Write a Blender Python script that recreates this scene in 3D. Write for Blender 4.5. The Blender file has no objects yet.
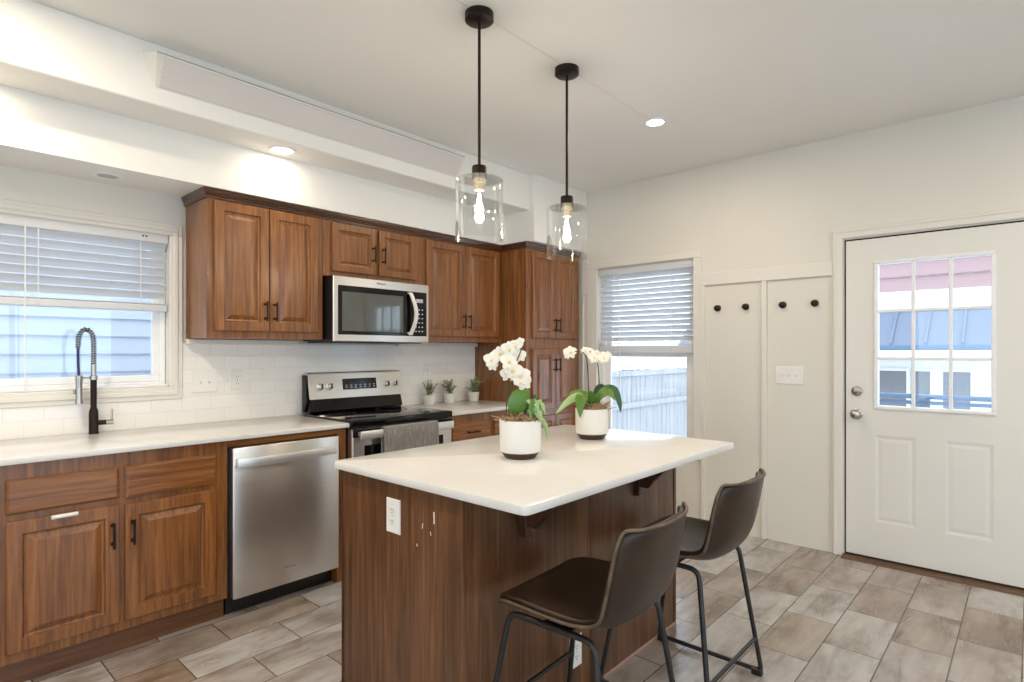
import bpy, bmesh, math, random
from mathutils import Vector, Matrix
random.seed(7)
S = bpy.context.scene
COL = S.collection
PI = math.pi

# ------------------------------------------------------------------ camera, world, exposure
F_PX, V0, YAW = 576.7, 351.2, 0.7332
cam_d = bpy.data.cameras.new('camera')
cam = bpy.data.objects.new('camera', cam_d); COL.objects.link(cam)
cam_d.sensor_width = 36.0
cam_d.lens = 36.0 * F_PX / 1024.0
cam_d.shift_y = (V0 - 341.0) / 1024.0
cam_d.clip_start = 0.02; cam_d.clip_end = 200
cam.location = (-4.2394, -3.5726, 1.3282)
cam.rotation_euler = (PI / 2, 0, YAW - PI / 2)
S.camera = cam

W = bpy.data.worlds.new('overcast_sky'); S.world = W; W.use_nodes = True
bg = W.node_tree.nodes['Background']
bg.inputs['Color'].default_value = (0.74, 0.87, 1.0, 1)
bg.inputs['Strength'].default_value = 3.4

vs = S.view_settings
vs.view_transform = 'Standard'; vs.look = 'None'; vs.gamma = 1.0; vs.use_curve_mapping = False
vs.exposure = 0.02
CAN_W = 10.5          # watts of each recessed ceiling lamp
CAN_COL = (1.0, 0.84, 0.63)
S.cycles.use_denoising = True
S.cycles.max_bounces = 10; S.cycles.diffuse_bounces = 6; S.cycles.glossy_bounces = 5
S.cycles.transparent_max_bounces = 24
S.cycles.sample_clamp_indirect = 6.0

# ------------------------------------------------------------------ materials
def new_mat(name):
    m = bpy.data.materials.new(name); m.use_nodes = True
    nt = m.node_tree
    return m, nt, nt.nodes['Principled BSDF']
def pset(b, **k):
    names = {'color': 'Base Color', 'rough': 'Roughness', 'metal': 'Metallic', 'coat': 'Coat Weight', 'coatr': 'Coat Roughness',
             'spec': 'Specular IOR Level', 'emit': 'Emission Color', 'emits': 'Emission Strength', 'trans': 'Transmission Weight', 'ior': 'IOR',
             'aniso': 'Anisotropic', 'sheen': 'Sheen Weight'}
    for a, v in k.items():
        if a in ('color', 'emit') and len(v) == 3: v = (*v, 1)
        b.inputs[names[a]].default_value = v
def obj_coord(nt, scale=(1, 1, 1), rnd=False, loc=(0, 0, 0)):
    tc = nt.nodes.new('ShaderNodeTexCoord'); mp = nt.nodes.new('ShaderNodeMapping')
    mp.inputs['Scale'].default_value = scale; mp.inputs['Location'].default_value = loc
    nt.links.new(tc.outputs['Object'], mp.inputs['Vector'])
    if rnd:
        oi = nt.nodes.new('ShaderNodeObjectInfo'); ml = nt.nodes.new('ShaderNodeMath'); ml.operation = 'MULTIPLY'; ml.inputs[1].default_value = 37.0
        nt.links.new(oi.outputs['Random'], ml.inputs[0])
        va = nt.nodes.new('ShaderNodeVectorMath'); va.operation = 'ADD'
        nt.links.new(mp.outputs[0], va.inputs[0]); nt.links.new(ml.outputs[0], va.inputs[1])
        return va.outputs[0]
    return mp.outputs[0]
def noise(nt, vec, scale=5, detail=4, rough=.5, dist=0):
    n = nt.nodes.new('ShaderNodeTexNoise'); n.inputs['Scale'].default_value = scale; n.inputs['Detail'].default_value = detail
    n.inputs['Roughness'].default_value = rough; n.inputs['Distortion'].default_value = dist
    nt.links.new(vec, n.inputs['Vector']); return n.outputs['Fac']
def ramp(nt, fac, stops):
    r = nt.nodes.new('ShaderNodeValToRGB'); e = r.color_ramp.elements
    while len(e) < len(stops): e.new(.5)
    for i, (p, c) in enumerate(stops): e[i].position = p; e[i].color = (*c, 1) if len(c) == 3 else c
    nt.links.new(fac, r.inputs['Fac']); return r.outputs['Color']
def mixc(nt, fac, a, b, mode='MIX'):
    n = nt.nodes.new('ShaderNodeMix'); n.data_type = 'RGBA'; n.blend_type = mode
    for s, v in ((n.inputs[0], fac), (n.inputs[6], a), (n.inputs[7], b)):
        if hasattr(v, 'is_output') or isinstance(v, bpy.types.NodeSocket): nt.links.new(v, s)
        else: s.default_value = v if not isinstance(v, tuple) or len(v) == 4 else (*v, 1)
    return n.outputs[2]
def bump(nt, b, h, strength=.2, dist=.002):
    n = nt.nodes.new('ShaderNodeBump'); n.inputs['Strength'].default_value = strength; n.inputs['Distance'].default_value = dist
    nt.links.new(h, n.inputs['Height']); nt.links.new(n.outputs[0], b.inputs['Normal'])

def plain(name, color, rough=.5, **k):
    m, nt, b = new_mat(name); pset(b, color=color, rough=rough, **k)
    v = obj_coord(nt); f = noise(nt, v, 9, 3)
    c = ramp(nt, f, [(.3, tuple(x * .96 for x in color)), (.7, tuple(min(1, x * 1.03) for x in color))])
    nt.links.new(c, b.inputs['Base Color'])
    return m
def paint(name, color, rough=.55, bs=.06):
    m, nt, b = new_mat(name); pset(b, rough=rough)
    v = obj_coord(nt); f = noise(nt, v, 1.7, 3)
    c = ramp(nt, f, [(.3, tuple(x * .975 for x in color)), (.7, color)])
    nt.links.new(c, b.inputs['Base Color'])
    bump(nt, b, noise(nt, v, 260, 2), bs, .001)
    return m
def wood(name, dark, mid, light, axis='Z', rough=.30, coat=.35, grain=1.0, streak=.4):
    m, nt, b = new_mat(name); pset(b, rough=rough, coat=coat, coatr=.18)
    lo, hi = 2.6 * grain, 58 * grain
    sc = {'Z': (hi, hi, lo), 'X': (lo, hi, hi), 'Y': (hi, lo, hi)}[axis]
    v = obj_coord(nt, sc, rnd=True)
    f1 = noise(nt, v, 1.0, 6, .62, .6)
    sc2 = tuple(s * .18 for s in sc)
    v2 = obj_coord(nt, sc2, rnd=True)
    f2 = noise(nt, v2, 1.0, 3, .5, 1.2)
    c1 = ramp(nt, f1, [(.28, dark), (.5, mid), (.74, light)])
    c2 = ramp(nt, f2, [(.3, (.55, .50, .46)), (.65, (1.08, 1.06, 1.04))])
    c = mixc(nt, streak, c1, c2, 'MULTIPLY')
    nt.links.new(c, b.inputs['Base Color'])
    bump(nt, b, f1, .18, .0008)
    return m

WD, WM, WL = (.090, .028, .007), (.24, .088, .022), (.39, .165, .048)
M = {}
M['wood_v'] = wood('stained_wood_vertical', WD, WM, WL, 'Z')
M['wood_h'] = wood('stained_wood_horizontal', WD, WM, WL, 'X')
M['wood_crown'] = wood('stained_wood_crown', (.035, .011, .005), (.085, .029, .010), (.14, .05, .018), 'X')
M['wood_kick'] = wood('stained_wood_kick', (.09, .033, .013), (.16, .062, .025), (.22, .09, .037), 'X')
M['island_v'] = wood('island_laminate', (.052, .022, .009), (.135, .058, .024), (.24, .112, .048), 'Z', rough=.36, coat=.15, grain=.8, streak=.75)
M['island_edge'] = wood('island_edge_strip', (.04, .012, .006), (.07, .022, .010), (.1, .035, .016), 'Z')
M['wall'] = paint('cream_wall_paint', (.74, .72, .655))
M['ceiling'] = paint('white_ceiling_paint', (.86, .85, .815))
M['trim'] = paint('cream_trim_paint', (.77, .745, .69), .4, .02)
M['trim_white'] = plain('white_trim_paint', (.84, .85, .86), .35)
M['door_paint'] = paint('entry_door_paint', (.76, .75, .71), .4, .02)
M['vinyl'] = plain('white_window_vinyl', (.88, .89, .9), .3)
M['plate'] = plain('white_plastic', (.84, .83, .80), .3)
M['dark_gap'] = plain('dark_gap', (.01, .009, .008), .7)
M['black_gloss'] = plain('black_glass', (.004, .004, .005), .07, spec=.35)
M['ring_print'] = plain('dark_grey_print', (.05, .05, .055), .3)
M['black_matte'] = plain('black_enamel', (.012, .011, .011), .35)
M['bronze'] = plain('dark_bronze', (.020, .012, .009), .38, metal=.6)
M['black_metal'] = plain('black_powder_coat', (.012, .012, .013), .38)
M['nickel'] = plain('brushed_nickel', (.50, .46, .42), .22, metal=1.0)
M['chrome'] = plain('chrome', (.75, .76, .78), .12, metal=1.0)
M['silver_plastic'] = plain('silver_grey_plastic', (.55, .56, .58), .35)
M['white_glaze'] = plain('white_ceramic', (.82, .80, .75), .3)
M['saucer'] = plain('dark_brown_wood', (.065, .026, .015), .45)
M['petal'] = plain('white_petal', (.86, .83, .73), .5)
M['lip'] = plain('yellow_petal_lip', (.85, .62, .18), .5)
M['stem'] = plain('dark_green_stem', (.045, .055, .02), .5)
M['leaf'] = plain('green_leaf', (.085, .19, .022), .35)
M['leaf_dark'] = plain('dark_green_leaf', (.035, .10, .03), .38)
M['leaf_light'] = plain('pale_green_leaf', (.34, .48, .20), .5)
M['sage'] = plain('sage_green_leaf', (.42, .50, .30), .55)
M['moss'] = plain('brown_moss', (.40, .26, .155), .9)
M['snow'] = plain('snow', (.86, .88, .92), .8)
M['fence'] = wood('weathered_grey_wood', (.36, .36, .37), (.45, .45, .46), (.54, .54, .55), 'Z', rough=.8, coat=0)
M['siding'] = plain('pale_blue_lap_siding', (.66, .70, .80), .6)
M['house_white'] = plain('white_house_paint', (.74, .73, .70), .6)
M['house_red'] = plain('faded_red_siding', (.40, .25, .25), .6)
M['metal_roof'] = plain('blue_grey_metal_roof', (.17, .20, .27), .5, metal=.0)
M['house_grey'] = plain('grey_window_screen', (.16, .16, .18), .4)
M['rail'] = plain('slate_blue_railing', (.10, .17, .27), .5)
M['threshold'] = wood('brown_threshold', (.05, .025, .012), (.11, .055, .028), (.17, .09, .045), 'Y', rough=.5, coat=0)
M['lens_off'] = plain('unlit_lamp_lens', (.45, .45, .46), .4)
M['towel'] = None

def m_stainless():
    m, nt, b = new_mat('brushed_stainless_steel'); pset(b, color=(.64, .62, .60), metal=1.0, rough=.3, aniso=.75)
    b.inputs['Anisotropic Rotation'].default_value = 0.25
    v = obj_coord(nt, (3, 3, 420)); f = noise(nt, v, 1, 2)
    c = ramp(nt, f, [(.3, (.67, .65, .63)), (.7, (.75, .735, .715))]); nt.links.new(c, b.inputs['Base Color'])
    tg = nt.nodes.new('ShaderNodeTangent'); tg.direction_type = 'RADIAL'; tg.axis = 'Z'
    nt.links.new(tg.outputs[0], b.inputs['Tangent'])
    return m
M['steel'] = m_stainless()
def m_quartz():
    m, nt, b = new_mat('cream_quartz'); pset(b, rough=.16, spec=.5)
    v = obj_coord(nt); f = noise(nt, v, 2.2, 6, .6, .8); f2 = noise(nt, v, 90, 2)
    c = ramp(nt, f, [(.35, (.68, .665, .645)), (.55, (.72, .71, .695)), (.75, (.74, .735, .72))])
    c = mixc(nt, .06, c, ramp(nt, f2, [(.35, (.6, .56, .5)), (.6, (.9, .88, .85))]))
    nt.links.new(c, b.inputs['Base Color']); return m
M['quartz'] = m_quartz()
def m_leather():
    m, nt, b = new_mat('dark_brown_leather'); pset(b, rough=.34, spec=.38)
    v = obj_coord(nt); f = noise(nt, v, 7, 5, .6); f2 = noise(nt, v, 160, 3)
    c = ramp(nt, f, [(.3, (.012, .006, .003)), (.55, (.028, .015, .008)), (.78, (.052, .030, .015))])
    nt.links.new(c, b.inputs['Base Color'])
    r = ramp(nt, f, [(.3, (.31,) * 3), (.7, (.36,) * 3)]); nt.links.new(r, b.inputs['Roughness'])
    return m
M['leather'] = m_leather()
def m_welt():
    m, nt, b = new_mat('worn_leather_piping'); pset(b, rough=.42)
    v = obj_coord(nt); f = noise(nt, v, 22, 5, .6)
    c = ramp(nt, f, [(.35, (.05, .033, .02)), (.7, (.15, .098, .055))]); nt.links.new(c, b.inputs['Base Color']); return m
M['welt'] = m_welt()
def m_towel():
    m, nt, b = new_mat('grey_terry_cloth'); pset(b, rough=.95, sheen=.3)
    v = obj_coord(nt); f = noise(nt, v, 160, 3); f2 = noise(nt, v, 14, 3)
    v3 = obj_coord(nt, (130, 130, 14)); f3 = noise(nt, v3, 1, 4, .7)
    c = mixc(nt, .6, ramp(nt, f, [(.3, (.13, .12, .115)), (.7, (.34, .32, .31))]), ramp(nt, f3, [(.32, (.09, .08, .075)), (.5, (.22, .20, .19)), (.7, (.36, .34, .33))]))
    nt.links.new(c, b.inputs['Base Color']); bump(nt, b, f, .6, .003); return m
M['towel'] = m_towel()
def m_floor():
    m, nt, b = new_mat('wood_look_floor_tile')
    X0, Y0 = -.657 - .45 * 40, -3.092 - .226 * 40
    v = obj_coord(nt, (1, 1, 1), loc=(-X0, -Y0, 0))
    def brick(c1, c2, cm, mort=.0022, bias=0.0):
        n = nt.nodes.new('ShaderNodeTexBrick'); n.offset = .5; n.offset_frequency = 2; n.squash = 1
        n.inputs['Scale'].default_value = 1; n.inputs['Mortar Size'].default_value = mort; n.inputs['Mortar Smooth'].default_value = .1
        n.inputs['Brick Width'].default_value = .45; n.inputs['Row Height'].default_value = .226; n.inputs['Bias'].default_value = bias
        n.inputs['Color1'].default_value = c1; n.inputs['Color2'].default_value = c2; n.inputs['Mortar'].default_value = cm
        nt.links.new(v, n.inputs['Vector']); return n
    bk = brick((0, 0, 0, 1), (1, 1, 1, 1), (.5, .5, .5, 1), .0)
    bm_ = brick((0, 0, 0, 1), (0, 0, 0, 1), (1, 1, 1, 1), .0026)
    # per-tile shift of the grain
    sep = nt.nodes.new('ShaderNodeVectorMath'); sep.operation = 'SCALE'; sep.inputs['Scale'].default_value = 31.0
    nt.links.new(bk.outputs['Color'], sep.inputs[0])
    add = nt.nodes.new('ShaderNodeVectorMath'); add.operation = 'ADD'
    nt.links.new(v, add.inputs[0]); nt.links.new(sep.outputs[0], add.inputs[1])
    mp = nt.nodes.new('ShaderNodeMapping'); mp.inputs['Scale'].default_value = (2.4, 17, 1); nt.links.new(add.outputs[0], mp.inputs['Vector'])
    g = noise(nt, mp.outputs[0], 1.0, 6, .62, .8)
    mp2 = nt.nodes.new('ShaderNodeMapping'); mp2.inputs['Scale'].default_value = (3.0, 5.5, 1); nt.links.new(add.outputs[0], mp2.inputs['Vector'])
    g2 = noise(nt, mp2.outputs[0], 1.0, 4, .6, .3)
    base = ramp(nt, bk.outputs['Color'], [(.0, (.29, .225, .18)), (.3, (.42, .40, .395)), (.55, (.49, .485, .485)), (.8, (.35, .29, .245)), (1.0, (.45, .44, .44))])
    gr = ramp(nt, g, [(.25, (.50, .45, .42)), (.42, (.85, .83, .81)), (.55, (1.0, .99, .98)), (.75, (1.2, 1.19, 1.18))])
    c = mixc(nt, .8, base, gr, 'MULTIPLY')
    bl = ramp(nt, g2, [(.32, (.46, .38, .32)), (.50, (.92, .90, .88)), (.6, (1.06, 1.06, 1.06))])
    c = mixc(nt, .85, c, bl, 'MULTIPLY')
    c = mixc(nt, bm_.outputs['Fac'], c, (.07, .06, .052, 1))
    nt.links.new(c, b.inputs['Base Color'])
    r = ramp(nt, g, [(.3, (.30,) * 3), (.7, (.20,) * 3)]); nt.links.new(r, b.inputs['Roughness'])
    pset(b, spec=.8)
    inv = nt.nodes.new('ShaderNodeMath'); inv.operation = 'SUBTRACT'; inv.inputs[0].default_value = 1.0; nt.links.new(bm_.outputs['Fac'], inv.inputs[1])
    bump(nt, b, inv.outputs[0], .5, .002)
    return m
M['floor'] = m_floor()
def m_subway():
    m, nt, b = new_mat('white_subway_tile'); pset(b, rough=.12, spec=.5)
    tc = nt.nodes.new('ShaderNodeTexCoord'); mp = nt.nodes.new('ShaderNodeMapping')
    mp.inputs['Rotation'].default_value = (-PI / 2, 0, 0); mp.inputs['Location'].default_value = (20.05, .917, 0)
    # rotate so that x stays x and z becomes y
    nt.links.new(tc.outputs['Object'], mp.inputs['Vector'])
    sx = nt.nodes.new('ShaderNodeSeparateXYZ'); nt.links.new(tc.outputs['Object'], sx.inputs[0])
    ax = nt.nodes.new('ShaderNodeMath'); ax.operation = 'ADD'; ax.inputs[1].default_value = 20.05; nt.links.new(sx.outputs['X'], ax.inputs[0])
    az = nt.nodes.new('ShaderNodeMath'); az.operation = 'SUBTRACT'; az.inputs[1].default_value = .917 - .0765 * 20; nt.links.new(sx.outputs['Z'], az.inputs[0])
    cb = nt.nodes.new('ShaderNodeCombineXYZ'); nt.links.new(ax.outputs[0], cb.inputs['X']); nt.links.new(az.outputs[0], cb.inputs['Y'])
    n = nt.nodes.new('ShaderNodeTexBrick'); n.offset = .5
    n.inputs['Scale'].default_value = 1; n.inputs['Mortar Size'].default_value = .0016; n.inputs['Mortar Smooth'].default_value = .3
    n.inputs['Brick Width'].default_value = .153; n.inputs['Row Height'].default_value = .0765
    n.inputs['Color1'].default_value = (.85, .83, .80, 1); n.inputs['Color2'].default_value = (.88, .865, .84, 1); n.inputs['Mortar'].default_value = (.76, .735, .70, 1)
    nt.links.new(cb.outputs[0], n.inputs['Vector']); nt.links.new(n.outputs['Color'], b.inputs['Base Color'])
    inv = nt.nodes.new('ShaderNodeMath'); inv.operation = 'SUBTRACT'; inv.inputs[0].default_value = 1.0; nt.links.new(n.outputs['Fac'], inv.inputs[1])
    bump(nt, b, inv.outputs[0], .4, .0015); return m
M['subway'] = m_subway()
def m_glass(name, tint=(.97, .99, 1), ior=1.45, rough=.0):
    m = bpy.data.materials.new(name); m.use_nodes = True; nt = m.node_tree; nt.nodes.clear()
    o = nt.nodes.new('ShaderNodeOutputMaterial'); t = nt.nodes.new('ShaderNodeBsdfTransparent'); t.inputs[0].default_value = (*tint, 1)
    g = nt.nodes.new('ShaderNodeBsdfGlossy'); g.inputs['Roughness'].default_value = rough; g.inputs[0].default_value = (1, 1, 1, 1)
    f = nt.nodes.new('ShaderNodeLayerWeight'); f.inputs['Blend'].default_value = .5
    pw = nt.nodes.new('ShaderNodeMath'); pw.operation = 'POWER'; pw.inputs[1].default_value = 2.6; nt.links.new(f.outputs['Facing'], pw.inputs[0])
    ma = nt.nodes.new('ShaderNodeMath'); ma.operation = 'MULTIPLY_ADD'; ma.inputs[1].default_value = .7; ma.inputs[2].default_value = .04; nt.links.new(pw.outputs[0], ma.inputs[0])
    mx = nt.nodes.new('ShaderNodeMixShader')
    nt.links.new(ma.outputs[0], mx.inputs[0]); nt.links.new(t.outputs[0], mx.inputs[1]); nt.links.new(g.outputs[0], mx.inputs[2]); nt.links.new(mx.outputs[0], o.inputs[0])
    return m
M['pane'] = m_glass('window_glass')
M['shade_glass'] = m_glass('clear_shade_glass', (.95, .955, .955), 1.5)
def m_blind():
    m, nt, b = new_mat('white_blind_slat'); pset(b, color=(.82, .83, .84), rough=.4)
    t = nt.nodes.new('ShaderNodeBsdfTranslucent'); t.inputs[0].default_value = (.88, .90, .93, 1); mx = nt.nodes.new('ShaderNodeMixShader'); mx.inputs[0].default_value = .32
    o = nt.nodes['Material Output']; nt.links.new(b.outputs[0], mx.inputs[1]); nt.links.new(t.outputs[0], mx.inputs[2]); nt.links.new(mx.outputs[0], o.inputs[0]); return m
M['blind'] = m_blind()
def m_emit(name, col, s):
    m, nt, b = new_mat(name); pset(b, color=(.8, .8, .8), rough=.5, emit=col, emits=s); return m
M['lamp_on'] = m_emit('lit_lamp_lens', (1, .93, .82), 9.0)
M['filament'] = m_emit('lit_filament', (1, .90, .70), 30.0)
M['display'] = m_emit('blue_clock_display', (.35, .6, 1.0), 1.2)
M['mw_glass'] = plain('microwave_door_glass', (.075, .085, .075), .04, coat=1.0, coatr=.02)
M['satin_silver'] = plain('satin_silver_bar', (.84, .83, .82), .36, metal=.8)
M['print_grey'] = plain('grey_print', (.28, .25, .24), .5)
M['print_white'] = plain('pale_print', (.6, .62, .65), .5)
M['brass'] = plain('pale_brass_socket', (.55, .47, .36), .35, metal=.7)
M['blue_hose'] = plain('dark_blue_hose', (.015, .02, .12), .35)

# ------------------------------------------------------------------ mesh builder
class MB:
    def __init__(s): s.bm = bmesh.new()
    def box(s, x0, x1, y0, y1, z0, z1, bev=0.0, seg=1):
        b = s.bm
        vs_ = [b.verts.new((x, y, z)) for x in (x0, x1) for y in (y0, y1) for z in (z0, z1)]
        fs = [b.faces.new([vs_[i] for i in q]) for q in ((0, 1, 3, 2), (4, 6, 7, 5), (0, 4, 5, 1), (2, 3, 7, 6), (0, 2, 6, 4), (1, 5, 7, 3))]
        if bev > 0:
            ed = list({e for f in fs for e in f.edges})
            bmesh.ops.bevel(b, geom=ed, offset=bev, segments=seg, profile=.5, affect='EDGES', clamp_overlap=True)
        return s
    def prism(s, pts, fn, d0, d1, bev=0):   # pts: 2-D polygon, fn(u,v,d) -> xyz
        b = s.bm
        a = [b.verts.new(fn(u, v, d0)) for u, v in pts]; c = [b.verts.new(fn(u, v, d1)) for u, v in pts]
        n = len(pts); fs = [b.faces.new(a), b.faces.new(c[::-1])]
        for i in range(n): fs.append(b.faces.new([a[i], c[i], c[(i + 1) % n], a[(i + 1) % n]]))
        if bev > 0:
            bmesh.ops.bevel(b, geom=list({e for f in fs for e in f.edges}), offset=bev, segments=2, affect='EDGES', clamp_overlap=True)
        return s
    def rings(s, rings, closed=True, cap0=True, cap1=True):
        b = s.bm
        R = [[b.verts.new(p) for p in r] for r in rings]
        for a, c in zip(R, R[1:]):
            n = len(a)
            for i in range(n if closed else n - 1):
                b.faces.new([a[i], a[(i + 1) % n], c[(i + 1) % n], c[i]])
        if closed and cap0: b.faces.new(R[0][::-1])
        if closed and cap1: b.faces.new(R[-1])
        return s
    def lathe(s, prof, c=(0, 0, 0), seg=32, ax='Z', cap0=True, cap1=True):
        rs = []
        for r, h in prof:
            ring = []
            for i in range(seg):
                t = 2 * PI * i / seg; a, d = r * math.cos(t), r * math.sin(t)
                p = {'Z': (a, d, h), 'Y': (a, h, d), 'X': (h, a, d)}[ax]
                ring.append((c[0] + p[0], c[1] + p[1], c[2] + p[2]))
            rs.append(ring)
        return s.rings(rs, True, cap0, cap1)
    def tube(s, pts, r, seg=10, cap=True):
        pts = [Vector(p) for p in pts]; n = len(pts)
        rr = r if isinstance(r, (list, tuple)) else [r] * n
        tan = []
        for i in range(n):
            d = (pts[min(i + 1, n - 1)] - pts[max(i - 1, 0)]); tan.append(d.normalized())
        up = Vector((0, 0, 1)) if abs(tan[0].z) < .9 else Vector((1, 0, 0))
        nrm = (up - tan[0] * up.dot(tan[0])).normalized(); rs = []
        for i in range(n):
            nrm = (nrm - tan[i] * nrm.dot(tan[i])).normalized(); bn = tan[i].cross(nrm)
            rs.append([tuple(pts[i] + (nrm * math.cos(2 * PI * k / seg) + bn * math.sin(2 * PI * k / seg)) * rr[i]) for k in range(seg)])
        return s.rings(rs, True, cap, cap)
    def rect_loops(s, u0, u1, v0, v1, fn, loops, fill=True):  # loops: (inset, depth)
        b = s.bm; R = []
        for ins, d in loops:
            iu = ins if not isinstance(ins, tuple) else ins[0]; iv = ins if not isinstance(ins, tuple) else ins[1]
            R.append([b.verts.new(fn(u, v, d)) for u, v in ((u0 + iu, v0 + iv), (u1 - iu, v0 + iv), (u1 - iu, v1 - iv), (u0 + iu, v1 - iv))])
        for a, c in zip(R, R[1:]):
            for i in range(4): b.faces.new([a[i], a[(i + 1) % 4], c[(i + 1) % 4], c[i]])
        b.faces.new(R[0][::-1])
        if fill: b.faces.new(R[-1])
        return s
    def blade(s, pts, widths, side, thick=.0015, cup=.0):
        pts = [Vector(p) for p in pts]; side = Vector(side); n = len(pts); rs = []
        for i in range(n):
            t = (pts[min(i + 1, n - 1)] - pts[max(i - 1, 0)]).normalized()
            sd = (side - t * side.dot(t)).normalized(); nn = t.cross(sd).normalized(); w = max(widths[i], .0004)
            rs.append([tuple(pts[i] + sd * w + nn * cup * w), tuple(pts[i] + nn * thick), tuple(pts[i] - sd * w + nn * cup * w), tuple(pts[i] - nn * thick)])
        return s.rings(rs)
    def build(s, name, mat, parent=None, loc=None, smooth=None, mods=None):
        bm = s.bm
        bmesh.ops.recalc_face_normals(bm, faces=bm.faces)
        org = Vector((0, 0, 0))
        if parent is not None:
            r = parent
            while r.parent is not None: r = r.parent
            org = r.location.copy()
        elif loc is not None: org = Vector(loc)
        bmesh.ops.translate(bm, verts=bm.verts, vec=-org)
        me = bpy.data.meshes.new(name); bm.to_mesh(me); bm.free()
        me.materials.append(mat)
        if smooth:
            me.shade_smooth(); me.set_sharp_from_angle(angle=math.radians(smooth))
        o = bpy.data.objects.new(name, me); COL.objects.link(o)
        if parent is not None: o.parent = parent
        elif loc is not None: o.location = loc
        if mods: mods(o)
        return o
def thing(name, label, cat, loc, group=None):
    o = bpy.data.objects.new(name, None); COL.objects.link(o); o.location = loc; o.empty_display_size = .05
    o['label'] = label; o['category'] = cat
    if group: o['group'] = group
    return o
def tag(o, label, cat, group=None, kind=None):
    o['label'] = label; o['category'] = cat
    if group: o['group'] = group
    if kind: o['kind'] = kind
    return o
def struct(o): o['kind'] = 'structure'; return o
def copy_tree(o, parent=None):
    c = o.copy(); COL.objects.link(c)
    if parent is not None: c.parent = parent
    for ch in [k for k in bpy.data.objects if k.parent == o]: copy_tree(ch, c)
    return c
def fillet(pts, r, n=6):
    pts = [Vector(p) for p in pts]; out = [pts[0]]
    for a, b, c in zip(pts, pts[1:], pts[2:]):
        d1 = (a - b); d2 = (c - b); rr = min(r, d1.length * .49, d2.length * .49)
        p, q = b + d1.normalized() * rr, b + d2.normalized() * rr
        for i in range(n + 1):
            t = i / n; out.append(p * (1 - t) ** 2 + b * 2 * t * (1 - t) + q * t * t)
    out.append(pts[-1]); return out
def bez(p0, p1, p2, n=10):
    p0, p1, p2 = Vector(p0), Vector(p1), Vector(p2)
    return [p0 * (1 - t) ** 2 + p1 * 2 * t * (1 - t) + p2 * t * t for t in [i / (n - 1) for i in range(n)]]

# ------------------------------------------------------------------ room shell
H = 2.735
XL, YR = -6.6, -7.2          # far left wall, rear wall (both behind the camera)
struct(MB().box(XL - .12, .12, YR - .12, .12, -.10, 0).build('floor', M['floor']))
struct(MB().box(XL - .12, .12, YR - .12, .12, H, H + .12).build('ceiling', M['ceiling']))
# back wall with the sink window
WX0, WX1, WZ0, WZ1 = -4.62, -3.130, 1.131, 1.986
b = MB(); b.box(XL, WX0, 0, .12, 0, H); b.box(WX1, .12, 0, .12, 0, H); b.box(WX0, WX1, 0, .12, 0, WZ0); b.box(WX0, WX1, 0, .12, WZ1, H)
struct(b.build('wall_back', M['wall']))
# right wall with side window and entry door
RY0, RY1, RZ0, RZ1 = -1.641, -.764, .56, 2.036
DY0, DY1, DZ1 = -3.593, -2.667, 2.050
b = MB(); b.box(0, .12, RY1, 0, 0, H); b.box(0, .12, DY1, RY0, 0, H); b.box(0, .12, YR, DY0, 0, H)
b.box(0, .12, RY0, RY1, 0, RZ0); b.box(0, .12, RY0, RY1, RZ1, H); b.box(0, .12, DY0, DY1, DZ1, H)
struct(b.build('wall_right', M['wall']))
# left wall and rear wall behind the camera, with patio openings
LY0, LY1 = -5.6, -2.2
b = MB(); b.box(XL - .12, XL, LY1, .12, 0, H); b.box(XL - .12, XL, YR - .12, LY0, 0, H); b.box(XL - .12, XL, LY0, LY1, 2.35, H); b.box(XL - .12, XL, LY0, LY1, 0, .25)
struct(b.build('wall_left', M['wall']))
BX0, BX1 = -5.4, -1.6
b = MB(); b.box(XL, BX0, YR - .12, YR, 0, H); b.box(BX1, .12, YR - .12, YR, 0, H); b.box(BX0, BX1, YR - .12, YR, 2.35, H)
struct(b.build('wall_rear', M['wall']))
def bay_frame(name, axis, a0, a1, z0, z1, c, n):
    b = MB(); w = .06
    fn = (lambda u0, u1, za, zb: b.box(u0, u1, c - .09, c - .03, za, zb, .004)) if axis == 'X' else (lambda u0, u1, za, zb: b.box(c - .09, c - .03, u0, u1, za, zb, .004))
    fn(a0, a1, z1 - w, z1); fn(a0, a1, z0, z0 + w)
    for i in range(n + 1):
        u = a0 + (a1 - a0 - w) * i / n; fn(u, u + w, z0 + w, z1 - w)
    o = struct(b.build(name, M['vinyl']))
    g = MB()
    for i in range(n):
        u0 = a0 + (a1 - a0 - w) * i / n + w; u1 = a0 + (a1 - a0 - w) * (i + 1) / n
        if axis == 'X': g.box(u0, u1, c - .064, c - .058, z0 + w, z1 - w)
        else: g.box(c - .064, c - .058, u0, u1, z0 + w, z1 - w)
    g.build('window_pane', M['pane'], o)
bay_frame('window_3', 'X', BX0, BX1, 0.0, 2.35, YR, 3)
bay_frame('window_4', 'Y', LY0, LY1, .25, 2.35, XL, 3)

# soffits
SZ, UZ = 2.200, 2.453
b = MB(); b.box(XL, -.728, -.345, 0, SZ, UZ); b.box(XL, -.728, -.60, 0, UZ, H, .006, 1); b.box(-.728, 0, -.65, 0, SZ, H, .004, 1)
struct(b.build('ceiling_soffit', M['ceiling']))

# backsplash (runs behind the range, under window and cabinets)
b = MB(); b.box(WX1 + .066, -.762, -.010, 0, .914, 1.375); b.box(XL, WX1 + .066, -.010, 0, .914, 1.083)
struct(b.build('wall_backsplash', M['subway']))
struct(MB().box(-3.052, -2.389, -.052, -.0102, 1.366, 1.397, .003).build('trim_1', M['trim']))
struct(MB().box(-1.598, -.765, -.052, -.0102, 1.366, 1.397, .003).build('trim_2', M['trim']))
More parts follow.
